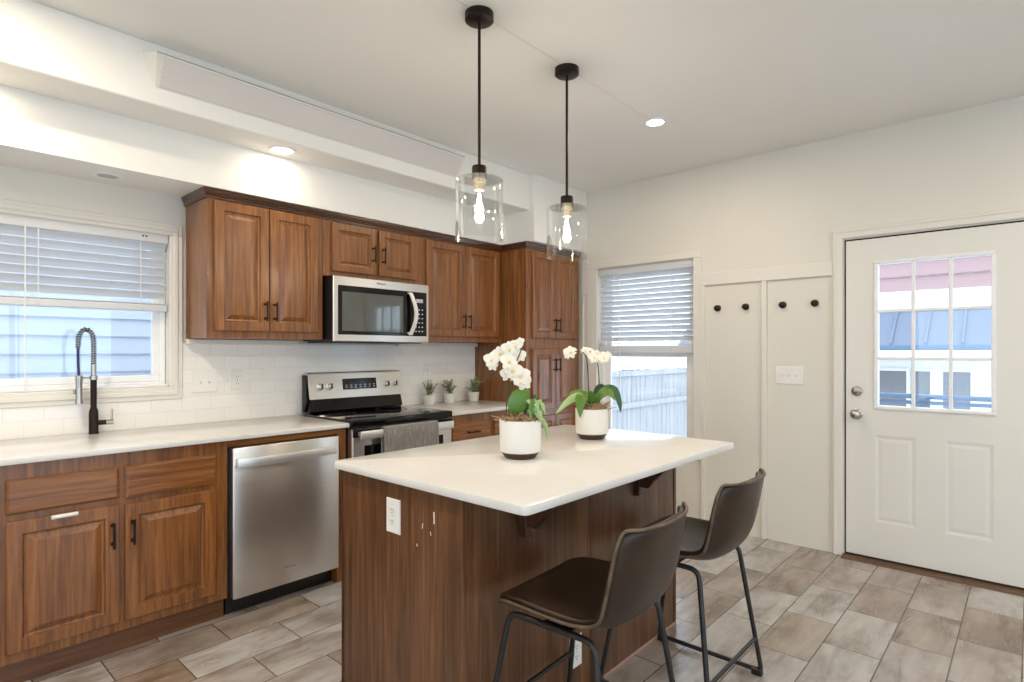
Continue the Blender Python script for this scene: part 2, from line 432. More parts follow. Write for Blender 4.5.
# ceiling seam running along the lamps
struct(MB().box(-4.2, -1.12, -1.866, -1.858, H - .0015, H).build('trim_3', M['trim']))

# ------------------------------------------------------------------ sink window (window_1)
def fX(y):  # u=x, v=z, depth towards -y
    return lambda u, v, d: (u, y - d, v)
def fY(x):  # u=y, v=z, depth towards -x
    return lambda u, v, d: (x - d, u, v)
def frame_boxes(b, ax, u0, u1, z0, z1, w, d0, d1, bev=.004, wb=None):
    wb = w if wb is None else wb
    def q(a0, a1, c0, c1):
        if ax == 'X': b.box(a0, a1, d0, d1, c0, c1, bev)
        else: b.box(d0, d1, a0, a1, c0, c1, bev)
    q(u0, u1, z1 - w, z1); q(u0, u1, z0, z0 + wb); q(u0, u0 + w, z0 + wb, z1 - w); q(u1 - w, u1, z0 + wb, z1 - w)
w1 = MB()
frame_boxes(w1, 'X', WX0 - .066, WX1 + .066, WZ0 - .072, WZ1 + .052, .066, -.018, -.0004, .005, .072)
frame_boxes(w1, 'X', WX0 - .040, WX1 + .040, WZ0 - .046, WZ1 + .03, .024, -.026, -.018, .004)
w1o = struct(w1.build('window_1', M['trim']))
b = MB(); frame_boxes(b, 'X', WX0 + .002, WX1 - .002, WZ0 + .002, WZ1 - .002, .026, .055, .118, .003)
for a0, a1 in ((-4.594, -3.885), (-3.870, -3.156)): frame_boxes(b, 'X', a0, a1, WZ0 + .028, WZ1 - .028, .036, .066, .100, .004)
b.box(-3.886, -3.869, .066, .1, WZ0 + .036, WZ1 - .036)
b.build('window_frame', M['vinyl'], w1o)
b = MB()
for a0, a1 in ((-4.562, -3.917), (-3.838, -3.188)): b.box(a0, a1, .080, .086, WZ0 + .06, WZ1 - .06)
b.build('window_pane', M['pane'], w1o)
b = MB(); b.box(WX0 + .002, WX1 - .002, .0, .055, WZ0 + .0005, WZ0 + .014, .003); b.build('window_sill', M['trim_white'], w1o)

def make_blind(name, label, ax, u0, u1, ztop, zrail, rail_h, c, spacing, wands, ladders, head_h=.055, width=.048, tilt=62, bunch=2, outward=1):
    # c: depth coordinate of the slat centres ; 'inward' direction is -c
    loc = ((u0 + u1) / 2, c, zrail) if ax == 'X' else (c, (u0 + u1) / 2, zrail)
    t = thing(name, label, 'blind', loc)
    def bx(b, a0, a1, d0, d1, z0, z1, bev=.002):
        if ax == 'X': b.box(a0, a1, d0, d1, z0, z1, bev)
        else: b.box(d0, d1, a0, a1, z0, z1, bev)
    b = MB(); bx(b, u0, u1, c - .030, c + .026, ztop - head_h, ztop, .004); b.build('headrail', M['blind'], t)
    b = MB(); top = ztop - head_h - .02; bot = zrail + rail_h + .012 * bunch + .006
    n = int((top - bot) / spacing) + 1; th = math.radians(tilt)
    for i in range(n):
        z = top - i * spacing; dz, dd = math.sin(th) * width / 2, math.cos(th) * width / 2; tk = .0014
        # inner edge high, outer edge low, slightly crowned slat
        prof = [(-dd, dz), (-dd * .5 + .0015, dz * .5 + .001), (.0025, .0015), (dd * .5 + .0015, -dz * .5 + .001), (dd, -dz)]
        poly = [(d, zz) for d, zz in prof] + [(d - tk * math.sin(th) * 1.0, zz - tk) for d, zz in prof[::-1]]
        if ax == 'X': b.prism(poly, lambda p, q, d: (d, c + p, z + q), u0 + .006, u1 - .006)
        else: b.prism(poly, lambda p, q, d: (c + p, d, z + q), u0 + .006, u1 - .006)
    for k in range(bunch):
        z = zrail + rail_h + .004 + k * .012; bx(b, u0 + .006, u1 - .006, c - .024, c + .024, z, z + .006, .001)
    b.build('slats', M['blind'], t, smooth=30)
    b = MB(); bx(b, u0 + .004, u1 - .004, c - .027, c + .024, zrail, zrail + rail_h, .005); r = b.build('bottom_rail', M['blind'], t)
    for u in ladders:
        b = MB(); bx(b, u - .0025, u + .0025, c - .0295, c - .0275, zrail + rail_h, ztop - head_h, 0); bx(b, u - .0025, u + .0025, c + .0245, c + .0262, zrail + rail_h, ztop - head_h, 0)
        b.build('ladder_tape', M['blind'], t)
        b = MB()
        p = (u, c - .027, zrail + rail_h / 2) if ax == 'X' else (c - .027, u, zrail + rail_h / 2)
        b.lathe([(.0, -.003), (.010, -.003), (.010, .002)], p, 14, 'Y' if ax == 'X' else 'X'); b.build('cord_plug', M['trim'], r)
    for u, z1 in wands:
        b = MB(); q = (lambda z: (u, c - .036, z)) if ax == 'X' else (lambda z: (c - .036, u, z))
        b.tube([q(ztop - head_h + .004), q(z1 + .05), q(z1)], [.0028, .0035, .0045], 8); b.build('tilt_wand', M['plate'], t, smooth=40)
    return t
bl1 = make_blind('window_blind', 'wide white slatted blind half lowered over the sink window', 'X', WX0 + .004, WX1 - .004, WZ1 - .008, 1.547, .036, .026, .0445, [(-3.750, 1.14)], [-4.38, -3.95, -3.700, -3.268], tilt=48, bunch=1)
b = MB(); b.box(-3.262, -3.252, -.006, .0, 1.948, 1.957, .002); b.box(-3.246, -3.236, -.006, .0, 1.948, 1.957, .002); b.build('valance_clip', M['dark_gap'], bl1)

# neighbour's siding and ground outside
b = MB()
z = -.9
while z < 4.6:
    b.prism([(1.50, z), (1.478, z), (1.494, z + .130), (1.50, z + .130)], lambda p, q, d: (d, p, q), -9.5, 1.0); z += .130
b.box(-9.5, 1.0, 1.50, 1.62, -.9, 4.5)
o = b.build('neighbouring_house_wall', M['siding'], None, (-4, 1.6, -.9)); tag(o, 'pale blue lap sided house wall close outside the sink window', 'house')
struct(MB().box(-30, 40, -40, 40, -1.1, -.9).build('ground', M['snow']))

# ------------------------------------------------------------------ side window (window_2)
w2 = MB(); frame_boxes(w2, 'Y', RY0 - .060, RY1 + .095, RZ0 - .066, RZ1 + .068, .060, -.020, -.0004, .005, .066)
w2.box(-.020, -.0004, RY1, RY1 + .036, RZ0, RZ1 + .008, .003)
w2o = struct(w2.build('window_2', M['trim']))
b = MB(); frame_boxes(b, 'Y', RY0 + .002, RY1 - .002, RZ0 + .002, RZ1 - .002, .034, .055, .118, .003)
zm = (RZ0 + RZ1) / 2 + .02
frame_boxes(b, 'Y', RY0 + .036, RY1 - .036, RZ0 + .036, zm + .018, .056, .062, .086, .004)
frame_boxes(b, 'Y', RY0 + .036, RY1 - .036, zm - .018, RZ1 - .036, .044, .088, .112, .004)
b.build('window_frame', M['vinyl'], w2o)
b = MB(); b.box(.071, .077, RY0 + .092, RY1 - .092, RZ0 + .08, zm - .026); b.box(.097, .103, RY0 + .08, RY1 - .08, zm + .026, RZ1 - .08); b.build('window_pane', M['pane'], w2o)
b = MB(); b.box(0, .055, RY0 + .002, RY1 - .002, RZ0 + .0005, RZ0 + .014, .003); b.build('window_sill', M['trim_white'], w2o)
make_blind('window_blind', 'tall white slatted blind lowered halfway over the window beside the pantry cabinet', 'Y', RY0 + .006, RY1 - .006, RZ1 - .003, 1.312, .062, .028, .044, [(-.985, .85)], [-1.45, -.93], tilt=48, bunch=2)

# fence outside the side window
fe = thing('wooden_fence', 'weathered grey board fence with snow seen through the side window', 'fence', (4.2, 1.25, -.9))
b = MB(); x = 1.2
while x < 8.4:
    b.box(x, x + .138, 1.22, 1.24, -.88, 1.02 + random.uniform(-.01, .01), .004); x += .146
b.build('fence_boards', M['fence'], fe)
for z in (.42, .93):
    MB().box(1.2, 8.4, 1.175, 1.22, z, z + .09, .004).build('fence_rail', M['fence'], fe)
for x in (1.6, 4.0, 6.4):
    MB().box(x, x + .09, 1.24, 1.33, -.9, 1.08, .006).build('fence_post', M['fence'], fe)
b = MB(); b.box(1.2, 8.4, 1.17, 1.25, 1.032, 1.055, .01, 2); b.build('snow_cap', M['snow'], fe)

# ------------------------------------------------------------------ house seen through the entry door
ho = thing('neighbour_house', 'white house with metal porch roof and red upper siding seen through the door glass', 'house', (9, -2.5, -.9))
MB().box(9.0, 11.5, -7.5, 2.5, -.9, 2.47).build('house_wall', M['house_white'], ho)
b = MB()
for i in range(7):
    z = 2.47 + i * .29
    b.prism([(9.05, z), (8.97, z), (9.02, z + .285), (9.05, z + .285)], lambda p, q, d: (p, d, q), -7.5, 2.5)
b.build('upper_siding', M['house_red'], ho)
MB().box(8.93, 9.0, -7.5, 2.5, 2.12, 2.47, .01).build('trim_band', M['house_white'], ho)
b = MB(); b.prism([(8.99, 2.10), (8.99, 2.06), (8.2, 1.40), (8.2, 1.44)], lambda p, q, d: (p, d, q), -7.5, 2.5); y = -7.4
while y < 2.4:
    b.prism([(8.985, 2.14), (8.985, 2.10), (8.2, 1.44), (8.2, 1.48)], lambda p, q, d: (p, d, q), y, y + .035); y += .52
b.build('porch_roof', M['metal_roof'], ho)
MB().box(8.10, 8.2, -7.5, 2.5, 1.36, 1.44, .01).build('gutter', M['rail'], ho)
MB().box(8.14, 8.99, -7.5, 2.5, 1.20, 1.355, .004).build('porch_fascia', M['house_white'], ho)
for y0, y1 in ((-1.80, -1.20), (-2.17, -1.93), (-2.76, -2.36), (-4.4, -3.8)):
    w = MB(); w.rect_loops(y0 - .05, y1 + .05, -.2, 1.0, fY(8.998), [(0, 0), (0, .03), (.05, .03), (.05, .008), (.0501, .008)]); wo = w.build('house_window', M['house_white'], ho)
    MB().box(8.975, 8.985, y0, y1, -.15, .95).build('window_screen', M['house_grey'], wo)
ra = thing('porch_railing', 'slate blue porch railing outside the entry door glass', 'railing', (2.0, -3.0, -.9))
b = MB(); b.box(1.98, 2.04, -4.6, -1.6, .905, .945, .006); b.build('top_rail', M['rail'], ra)
b = MB(); b.box(1.99, 2.03, -4.6, -1.6, .855, .885, .004); b.build('lower_rail', M['rail'], ra)
for y in (-4.5, -1.75): MB().box(1.965, 2.055, y, y + .09, -.9, .90, .006).build('railing_post', M['rail'], ra)

# ------------------------------------------------------------------ entry door
FH = fY(.0)
d = MB()
z0, z1, y0, y1 = .026, 2.040, -3.583, -2.677
LY0_, LY1_, LZ0, LZ1 = -3.420, -2.839, .970, 1.892      # glazed opening frame
panels = [(-3.052, -2.839, .25, .80), (-3.416, -3.194, .25, .80)]
ys = sorted({y0, y1, LY0_, LY1_, -3.416, -3.194, -3.052, -2.839})
zs = sorted({z0, z1, LZ0, LZ1, .25, .80})
def in_lite(ya, yb, za, zb): return ya >= LY0_ - 1e-6 and yb <= LY1_ + 1e-6 and za >= LZ0 - 1e-6 and zb <= LZ1 + 1e-6
def in_panel(ya, yb, za, zb): return any(ya >= p[0] - 1e-6 and yb <= p[1] + 1e-6 and za >= p[2] - 1e-6 and zb <= p[3] + 1e-6 for p in panels)
vd = {}
def gv(y, z, x):
    k = (round(y, 4), round(z, 4), x)
    if k not in vd: vd[k] = d.bm.verts.new((x, y, z))
    return vd[k]
for ya, yb in zip(ys, ys[1:]):
    for za, zb in zip(zs, zs[1:]):
        if in_lite(ya, yb, za, zb): continue
        if not in_panel(ya, yb, za, zb): d.bm.faces.new([gv(ya, za, 0), gv(yb, za, 0), gv(yb, zb, 0), gv(ya, zb, 0)])
        d.bm.faces.new([gv(ya, za, .044), gv(yb, za, .044), gv(yb, zb, .044), gv(ya, zb, .044)])
for ea, eb in (((y0, z0), (y1, z0)), ((y0, z1), (y1, z1))):
    d.bm.faces.new([d.bm.verts.new(p) for p in ((0, ea[0], ea[1]), (0, eb[0], eb[1]), (.044, eb[0], eb[1]), (.044, ea[0], ea[1]))])
for yy in (y0, y1):
    d.bm.faces.new([d.bm.verts.new(p) for p in ((0, yy, z0), (0, yy, z1), (.044, yy, z1), (.044, yy, z0))])
for p in panels:
    R = []
    for ins, dep in ((0, 0), (.018, .0035), (.020, .0035), (.040, .001), (.046, .001)):
        R.append([d.bm.verts.new((dep, u, v)) for u, v in ((p[0] + ins, p[2] + ins), (p[1] - ins, p[2] + ins), (p[1] - ins, p[3] - ins), (p[0] + ins, p[3] - ins))])
    for a, c in zip(R, R[1:]):
        for i in range(4): d.bm.faces.new([a[i], a[(i + 1) % 4], c[(i + 1) % 4], c[i]])
    d.bm.faces.new(R[-1])
bmesh.ops.remove_doubles(d.bm, verts=d.bm.verts, dist=.0001)
door = struct(d.build('door_1', M['door_paint']))
b = MB(); frame_boxes(b, 'Y', LY0_ - .006, LY1_ + .006, LZ0 - .006, LZ1 + .006, .022, -.010, .050, .004)
iy0, iy1, iz0, iz1 = LY0_ + .016, LY1_ - .016, LZ0 + .016, LZ1 - .016
for i in (1, 2):
    y = iy0 + (iy1 - iy0) * i / 3; b.box(-.004, .012, y - .0095, y + .0095, iz0, iz1, .003)
    z = iz0 + (iz1 - iz0) * i / 3; b.box(-.0034, .0112, iy0, iy1, z - .0095, z + .0095, .003)
b.build('glazing_bars', M['trim_white'], door)
b = MB(); b.box(.018, .024, iy0, iy1, iz0, iz1); b.build('door_pane', M['pane'], door)
def knob(z, y, ball):
    if ball:
        b = MB(); b.lathe([(.0, 0), (.034, 0), (.034, -.004), (.028, -.009), (.012, -.012), (.011, -.030), (.020, -.036), (.029, -.046), (.030, -.056), (.025, -.066), (.012, -.071), (.0, -.071)], (-.001, y, z), 28, 'X')
        k = b.build('door_knob', M['nickel'], door, smooth=50)
        MB().box(-.0745, -.071, y - .007, y + .007, z - .0025, z + .0025, .001).build('turn_button', M['nickel'], k)
    else:
        b = MB(); b.lathe([(.0, 0), (.032, 0), (.032, -.006), (.027, -.012), (.0, -.013)], (-.001, y, z), 28, 'X')
        k = b.build('deadbolt', M['nickel'], door, smooth=50)
        MB().box(-.030, -.013, y - .016, y + .016, z - .005, z + .005, .003).build('thumb_turn', M['nickel'], k)
knob(.926, -2.739, True); knob(1.072, -2.739, False)
# casing, jamb gap and threshold
b = MB()
b.box(-.020, -.0004, -2.660, -2.606, 0, 2.112, .004); b.box(-.020, -.0004, -3.66, -3.600, 0, 2.112, .004); b.box(-.0201, -.0004, -3.66, -2.606, 2.058, 2.116, .004)
b.box(-.026, -.020, -2.624, -2.608, 0, 2.10, .002); b.box(-.026, -.020, -3.655, -2.608, 2.096, 2.112, .002)
struct(b.build('trim_4', M['trim']))
b = MB(); b.box(.006, .12, -2.6765, -2.6671, 0.0142, 2.0499); b.box(.006, .12, -3.5929, -3.5835, 0.0142, 2.0499); b.box(.006, .12, -3.583, -2.677, 2.0405, 2.0499); b.box(.004, .044, -3.583, -2.677, .0142, .0255); struct(b.build('trim_5', M['dark_gap']))
b = MB(); b.prism([(-.075, 0.0), (-.070, .007), (-.03, .014), (.10, .014), (.10, 0)], lambda p, q, dd: (p, dd, q), -3.598, -2.663); struct(b.build('trim_6', M['threshold']))

# board and batten
b = MB()
b.box(-.018, 0, -2.6055, -1.7015, 1.826, 1.917, .003)
b.box(-.018, 0, -1.732, -1.7015, 0, 1.826, .003); b.box(-.018, 0, -2.183, -2.148, 0, 1.826, .003); b.box(-.018, 0, -2.6055, -2.594, 0, 1.826, .003)
b.box(-.018, 0, -.668, -.602, 1.826, 1.917, .003); b.box(-.016, 0, -.668, -.652, 0, 1.826, .003); b.box(-.016, 0, -.618, -.602, 0, 1.826, .003)
b.box(-.018, 0, -.668, -.60, 1.917, 2.735 - .6, .003)
struct(b.build('trim_7', M['trim']))
# coat hooks
hooks = [(-1.829, 'leftmost round dark coat hook, nearest the window, on the left panel'), (-2.036, 'second round dark coat hook from the window, right side of the left panel'),
         (-2.289, 'third round dark coat hook from the window, above the light switch'), (-2.493, 'rightmost round dark coat hook, nearest the entry door')]
for y, lab in hooks:
    t = thing('coat_hook', lab, 'hook', (0, y, 1.650), 'coat hooks on the board and batten wall')
    b = MB(); b.lathe([(0, -.0), (.024, -.0), (.024, -.003), (.018, -.006), (0, -.006)], (-.0002, y, 1.650), 20, 'X'); b.build('backplate', M['bronze'], t, smooth=40)
    b = MB(); b.lathe([(.007, -.006), (.007, -.012), (.016, -.015), (.021, -.020), (.021, -.027), (.013, -.031), (0, -.032)], (0, y, 1.650), 20, 'X', cap0=False); b.build('knob', M['bronze'], t, smooth=40)
def plate(name, label, cat, fn, u0, u1, v0, v1, kind, loc, mat=None):
    t = thing(name, label, cat, loc)
    b = MB(); b.rect_loops(u0, u1, v0, v1, fn, [(0, 0), (0, .003), (.003, .006), (.004, .006)]); b.build('cover_plate', M['plate'], t)
    uc = (u0 + u1) / 2; vc = (v0 + v1) / 2
    if kind == 'outlet':
        for s in (-1, 1):
            c = vc + s * .0195
            b = MB(); pts = [(.0165 * math.cos(a), max(-.0125, min(.0125, .0165 * math.sin(a)))) for a in [2 * PI * i / 24 for i in range(24)]]
            b.prism(pts, lambda p, q, dd: fn(uc + p, c + q, dd), .0061, .0078); f = b.build('receptacle', M['plate'], t)
            b = MB()
            for dx, hh in ((-.006, .005), (.006, .004)): b.prism([(-.0011, -hh), (.0011, -hh), (.0011, hh), (-.0011, hh)], lambda p, q, dd: fn(uc + dx + p, c + .003 + q, dd), .0079, .0083)
            b.prism([(.0023 * math.cos(a), .0023 * math.sin(a)) for a in [2 * PI * i / 10 for i in range(10)]], lambda p, q, dd: fn(uc + p, c - .0075 + q, dd), .0079, .0083)
            b.build('socket_slots', M['dark_gap'], f)
        b = MB(); b.prism([(.003 * math.cos(a), .003 * math.sin(a)) for a in [2 * PI * i / 10 for i in range(10)]], lambda p, q, dd: fn(uc + p, vc + q, dd), .0061, .0072); b.build('screw', M['silver_plastic'], t)
    elif kind == 'gfci':
        b = MB(); b.rect_loops(uc - .0165, uc + .0165, vc - .033, vc + .033, fn, [(0, .0061), (0, .0078), (.002, .0085), (.0021, .0085)]); b.build('receptacle', M['plate'], t)
        b = MB()
        for s in (-1, 1):
            for dx in (-.006, .006): b.prism([(-.0013, -.0045), (.0013, -.0045), (.0013, .0045), (-.0013, .0045)], lambda p, q, dd: fn(uc + dx + p, vc + s * .02 + q, dd), .0086, .009)
        b.prism([(-.003, -.003), (.003, -.003), (.003, .003), (-.003, .003)], lambda p, q, dd: fn(uc + p, vc + q, dd), .0086, .0092); b.build('socket_slots', M['print_grey'], t)
    else:
        n = kind
        for i in range(n):
            u = uc + (i - (n - 1) / 2) * .046
            b = MB(); b.rect_loops(u - .006, u + .006, vc - .012, vc + .012, fn, [(0, .0061), (0, .007), (.001, .0074), (.0011, .0074)]); f = b.build('switch_toggle', M['plate'], t)
            b = MB(); b.prism([(0, -.003), (.009, -.008), (.010, -.004), (0, .004)], lambda p, q, dd: fn(u + dd, vc + q, .0072 + p), -.004, .004); b.build('toggle_lever', M['print_white'], f)
    return t
plate('light_switch_plate', 'white triple light switch plate on the panelled wall left of the entry door', 'light switch', fY(0), -2.418, -2.243, 1.100, 1.222, 3, (0, -2.33, 1.16))
plate('light_switch_plate', 'white wide switch plate on the tile backsplash right of the sink window', 'light switch', fX(-.0102), -3.022, -2.875, 1.090, 1.210, 2, (-2.95, 0, 1.15))
plate('electrical_outlet', 'white narrow outlet on the tile backsplash left of the range', 'outlet', fX(-.0102), -2.800, -2.730, 1.098, 1.213, 'gfci', (-2.765, 0, 1.155))
plate('electrical_outlet', 'white outlet on the tile backsplash behind the little potted plants', 'outlet', fX(-.0102), -1.33, -1.26, 1.10, 1.215, 'gfci', (-1.295, 0, 1.155))

# ------------------------------------------------------------------ cabinets
RAISED = [(0, 0), (0, .017), (.003, .020), (.050, .020), (.055, .010), (.063, .009), (.088, .0185), (.092, .0185)]
RAISED_S = [(0, 0), (0, .017), (.003, .020), (.042, .020), (.047, .010), (.052, .009), (.068, .0185), (.072, .0185)]
SLAB = [(0, 0), (0, .013), (.008, .019), (.012, .020)]
def bar_pull(parent, x, z, y, length=.112, vertical=True):
    b = MB(); o = y - .030; L = length / 2
    if vertical:
        b.box(x - .005, x + .005, o - .004, o + .004, z - L, z + L, .002)
        for s in (-1, 1): b.tube([(x, y, z + s * (L - .016)), (x, o, z + s * (L - .016))], .0045, 8); b.lathe([(.0, 0), (.008, 0), (.007, -.003), (0, -.003)], (x, y, z + s * (L - .016)), 12, 'Y')
    else:
        b.box(x - L, x + L, o - .004, o + .004, z - .005, z + .005, .002)
        for s in (-1, 1): b.tube([(x + s * (L - .016), y, z), (x + s * (L - .016), o, z)], .0045, 8); b.lathe([(.0, 0), (.008, 0), (.007, -.003), (0, -.003)], (x + s * (L - .016), y, z), 12, 'Y')
    return b.build('handle', M['bronze'], parent)
def cabinet(name, label, cat, x0, x1, yf, z0, z1, doors, drawers=(), kick=None, back=-.002, recess=.045):
    """doors: (x0,x1,z0,z1,handle side 'l'/'r'/None,handle z) drawers: (x0,x1,z0,z1,pull) ; yf is the face frame plane"""
    t = thing(name, label, cat, ((x0 + x1) / 2, (yf + back) / 2, 0 if kick else z0))
    b = MB(); zb = kick if kick else z0
    b.box(x0, x1, yf + .0195, back, zb, z1); b.build('carcass', M['wood_v'], t)
    # face frame: stiles and rails around the openings
    b = MB(); op = [(q[0] + .008, q[1] - .008, q[2] + .008, q[3] - .008) for q in list(doors) + list(drawers)]
    xs = sorted({x0, x1, *[q[0] for q in op], *[q[1] for q in op]}); zs_ = sorted({zb, z1, *[q[2] for q in op], *[q[3] for q in op]})
    b.box(x0, x1, yf, yf + .0193, zb, z1, .001); b.build('face_frame', M['wood_v'], t)
    for q in doors:
        lp = RAISED if (q[1] - q[0]) > .27 and (q[3] - q[2]) > .35 else RAISED_S
        b = MB(); b.rect_loops(q[0], q[1], q[2], q[3], fX(yf - .0004), lp); dd = b.build('door', M['wood_v'], t)
        if q[4]:
            hx = q[0] + .026 if q[4] == 'l' else q[1] - .026
            bar_pull(dd, hx, q[5], yf - .0206)
    for q in drawers:
        b = MB(); b.rect_loops(q[0], q[1], q[2], q[3], fX(yf - .0004), SLAB); dd = b.build('drawer', M['wood_h'], t)
        if q[4]: bar_pull(dd, (q[0] + q[1]) / 2, (q[2] + q[3]) / 2, yf - .0206, .112, False)
    if kick:
        b = MB(); b.box(x0, x1, yf + recess, back, .0, kick - .0005); b.build('toe_kick', M['wood_kick'], t)
    return t
BF = -.610
sink_cab = cabinet('base_cabinet', 'brown wood base cabinet with two doors under the sink counter, left of the dishwasher', 'cabinet', -3.950, -3.060, BF, 0, .8875,
        [(-3.893, -3.519, .148, .662, 'r', .537), (-3.496, -3.119, .148, .655, 'l', .537)], [(-3.893, -3.519, .690, .825, False), (-3.496, -3.119, .685, .825, False)], kick=.105)
b = MB(); b.box(-3.755, -3.665, BF - .030, BF - .0206, .648, .664, .003); b.box(-3.745, -3.675, BF - .034, BF - .030, .652, .660, .0015); o = b.build('child_lock', M['plate'], sink_cab); o['label'] = 'white plastic child lock strip'
cabinet('base_cabinet', 'brown wood base cabinet left of the two door sink cabinet, at the picture edge', 'cabinet', -4.75, -3.953, BF, 0, .8875,
        [(-4.72, -4.365, .148, .66, 'r', .537), (-4.345, -3.99, .148, .66, 'l', .537)], [(-4.72, -4.365, .69, .825, False), (-4.345, -3.99, .69, .825, False)], kick=.105)
cabinet('base_cabinet', 'brown wood base cabinet with drawers right of the range', 'cabinet', -1.602, -.764, BF, 0, .8875,
        [(-1.582, -1.203, .148, .655, 'r', .537), (-1.160, -.790, .148, .655, 'l', .537)], [(-1.582, -1.203, .690, .828, True), (-1.160, -.790, .690, .828, True)], kick=.105)
# panel wrapping the dishwasher
t = thing('dishwasher_surround', 'brown wood filler rail and end panel around the dishwasher beside the range', 'cabinet panel', (-2.42, -.3, 0))
MB().box(-2.452, -2.392, BF, -.002, 0, .8875, .001).build('end_panel', M['wood_v'], t)
MB().box(-3.058, -2.4525, BF, BF + .02, .852, .8875, .001).build('top_rail', M['wood_h'], t)

UF = -.310
cabinet('wall_cabinet', 'brown wood wall cabinet with two tall doors between sink window and microwave', 'cabinet', -3.046, -2.370, UF, 1.400, 2.150,
        [(-3.013, -2.714, 1.440, 2.140, 'r', 1.555), (-2.709, -2.411, 1.440, 2.140, 'l', 1.555)])
cabinet('wall_cabinet', 'short brown wood wall cabinet with two small doors above the microwave', 'cabinet', -2.368, -1.600, UF, 1.800, 2.150,
        [(-2.312, -1.990, 1.832, 2.137, 'r', 1.968), (-1.962, -1.645, 1.832, 2.137, 'l', 1.968)])
cabinet('wall_cabinet', 'brown wood wall cabinet with two tall doors between microwave and pantry cabinet', 'cabinet', -1.598, -.765, UF, 1.400, 2.150,
        [(-1.556, -1.172, 1.440, 2.137, 'r', 1.555), (-1.167, -.790, 1.440, 2.137, 'l', 1.555)])
TF = -.590
cabinet('pantry_cabinet', 'tall brown wood pantry cabinet in the corner beside the side window', 'cabinet', -.762, -.045, TF, 0, 2.150,
        [(-.698, -.402, 1.434, 2.137, 'r', 1.545), (-.398, -.100, 1.434, 2.137, 'l', 1.545), (-.698, -.402, .850, 1.348, 'r', 1.215), (-.398, -.100, .850, 1.348, 'l', 1.215),
         (-.698, -.402, .14, .800, 'r', .66), (-.398, -.100, .14, .800, 'l', .66)], kick=.105)
# crown moulding: one continuous run
def crown():
    path = [(-3.047, -.001), (-3.047, UF - .001), (-.763, UF - .001), (-.763, TF - .001), (-.044, TF - .001)]
    prof = [(0.0, 2.1485), (.008, 2.149), (.008, 2.158), (.009, 2.160), (.010, 2.170), (.014, 2.176), (.018, 2.186), (.021, 2.189), (.021, 2.1985), (.0, 2.1985)]
    b = MB(); rs = []
    for i, (x, y) in enumerate(path):
        p = Vector((x, y)); ds = []
        if i > 0: ds.append((p - Vector(path[i - 1])).normalized())
        if i < len(path) - 1: ds.append((Vector(path[i + 1]) - p).normalized())
        ns = [Vector((-q.y, q.x)) * -1 for q in ds]
        # outward side: to the right of travel direction... travel goes toward camera then +x
        m = sum(ns, Vector((0, 0)));
        if len(ns) == 2: m = m / (1 + ns[0].dot(ns[1]))
        rs.append([(x + m.x * o_, y + m.y * o_, z) for o_, z in prof])
    b.rings(rs)
    o = b.build('crown_molding', M['wood_crown'], None, (-2, -.3, 2.14))
    # rope bead
    bb = MB()
    x = -3.06
    while x < -.80:
        bb.lathe([(.0, 0), (.0042, .0), (.0042, .009), (.0, .009)], (x, UF - .011, 2.165), 8, 'X'); x += .012
    y = UF - .012
    while y > TF - .01 and y < 0:
        y -= .012
    bb.build('rope_bead', M['wood_crown'], o, smooth=60)
    tag(o, 'dark stained crown molding along the cabinet tops', 'molding')
crown()

# ------------------------------------------------------------------ counters
def counter(name, label, x0, x1, y0, y1, z0=.888, z1=.914, bev=.0035, rad=(0, 0, 0, 0)):
    pts = []
    for (cx_, cy_, sx_, sy_, a0), r in zip(((x0, y0, 1, 1, 180), (x1, y0, -1, 1, 270), (x1, y1, -1, -1, 0), (x0, y1, 1, -1, 90)), rad):
        if r <= 0: pts.append((cx_, cy_)); continue
        for k in range(7):
            a = math.radians(a0 + 15 * k); pts.append((cx_ + sx_ * r + r * math.cos(a), cy_ + sy_ * r + r * math.sin(a)))
    mb = MB(); c2 = ((x0 + x1) / 2, (y0 + y1) / 2)
    def ring(ins, z): return [(x + (ins if x < c2[0] else -ins), y + (ins if y < c2[1] else -ins), z) for x, y in pts]
    mb.rings([ring(bev, z0), ring(bev * .3, z0 + bev * .3), ring(0, z0 + bev), ring(0, z1 - bev * 1.6), ring(bev * .5, z1 - bev * .5), ring(bev * 1.6, z1)])
    o = mb.build(name, M['quartz'], None, ((x0 + x1) / 2, (y0 + y1) / 2, z0), smooth=35)
    return tag(o, label, 'countertop')
counter('countertop', 'long cream quartz countertop under the sink window', -4.76, -2.394, -.648, -.0102)
counter('countertop', 'short cream quartz countertop with three small plants right of the range', -1.606, -.764, -.648, -.0102)

# ------------------------------------------------------------------ dishwasher
DWX0, DWX1 = -3.048, -2.458
t = thing('dishwasher', 'stainless steel dishwasher with bar handle under the counter', 'dishwasher', (-2.753, -.33, 0))
MB().box(DWX0 - .006, DWX1 + .004, BF + .02, -.03, .09, .848).build('tub', M['black_matte'], t)
MB().box(DWX0, DWX1, -.555, -.10, .0, .0895).build('toe_kick', M['black_matte'], t)
MB().box(DWX0 + .003, DWX1, -.642, -.5905, .096, .847, .005, 2).build('door', M['steel'], t, smooth=40)
b = MB(); n = 14; rs = []
for i in range(n + 1):
    u = i / n; x = -3.035 + (.545) * u; bow = math.sin(PI * u) ** .7 * .034; z = .775
    y = -.662 - bow
    rs.append([(x, y - .008, z - .021), (x, y - .012, z), (x, y - .008, z + .021), (x, y + .003, z + .021), (x, y + .003, z - .021)])
b.rings(rs)
for x in (-3.025, -2.50): b.box(x - .01, x + .01, -.665, -.642, .760, .790, .002)
b.build('handle', M['satin_silver'], t, smooth=40)

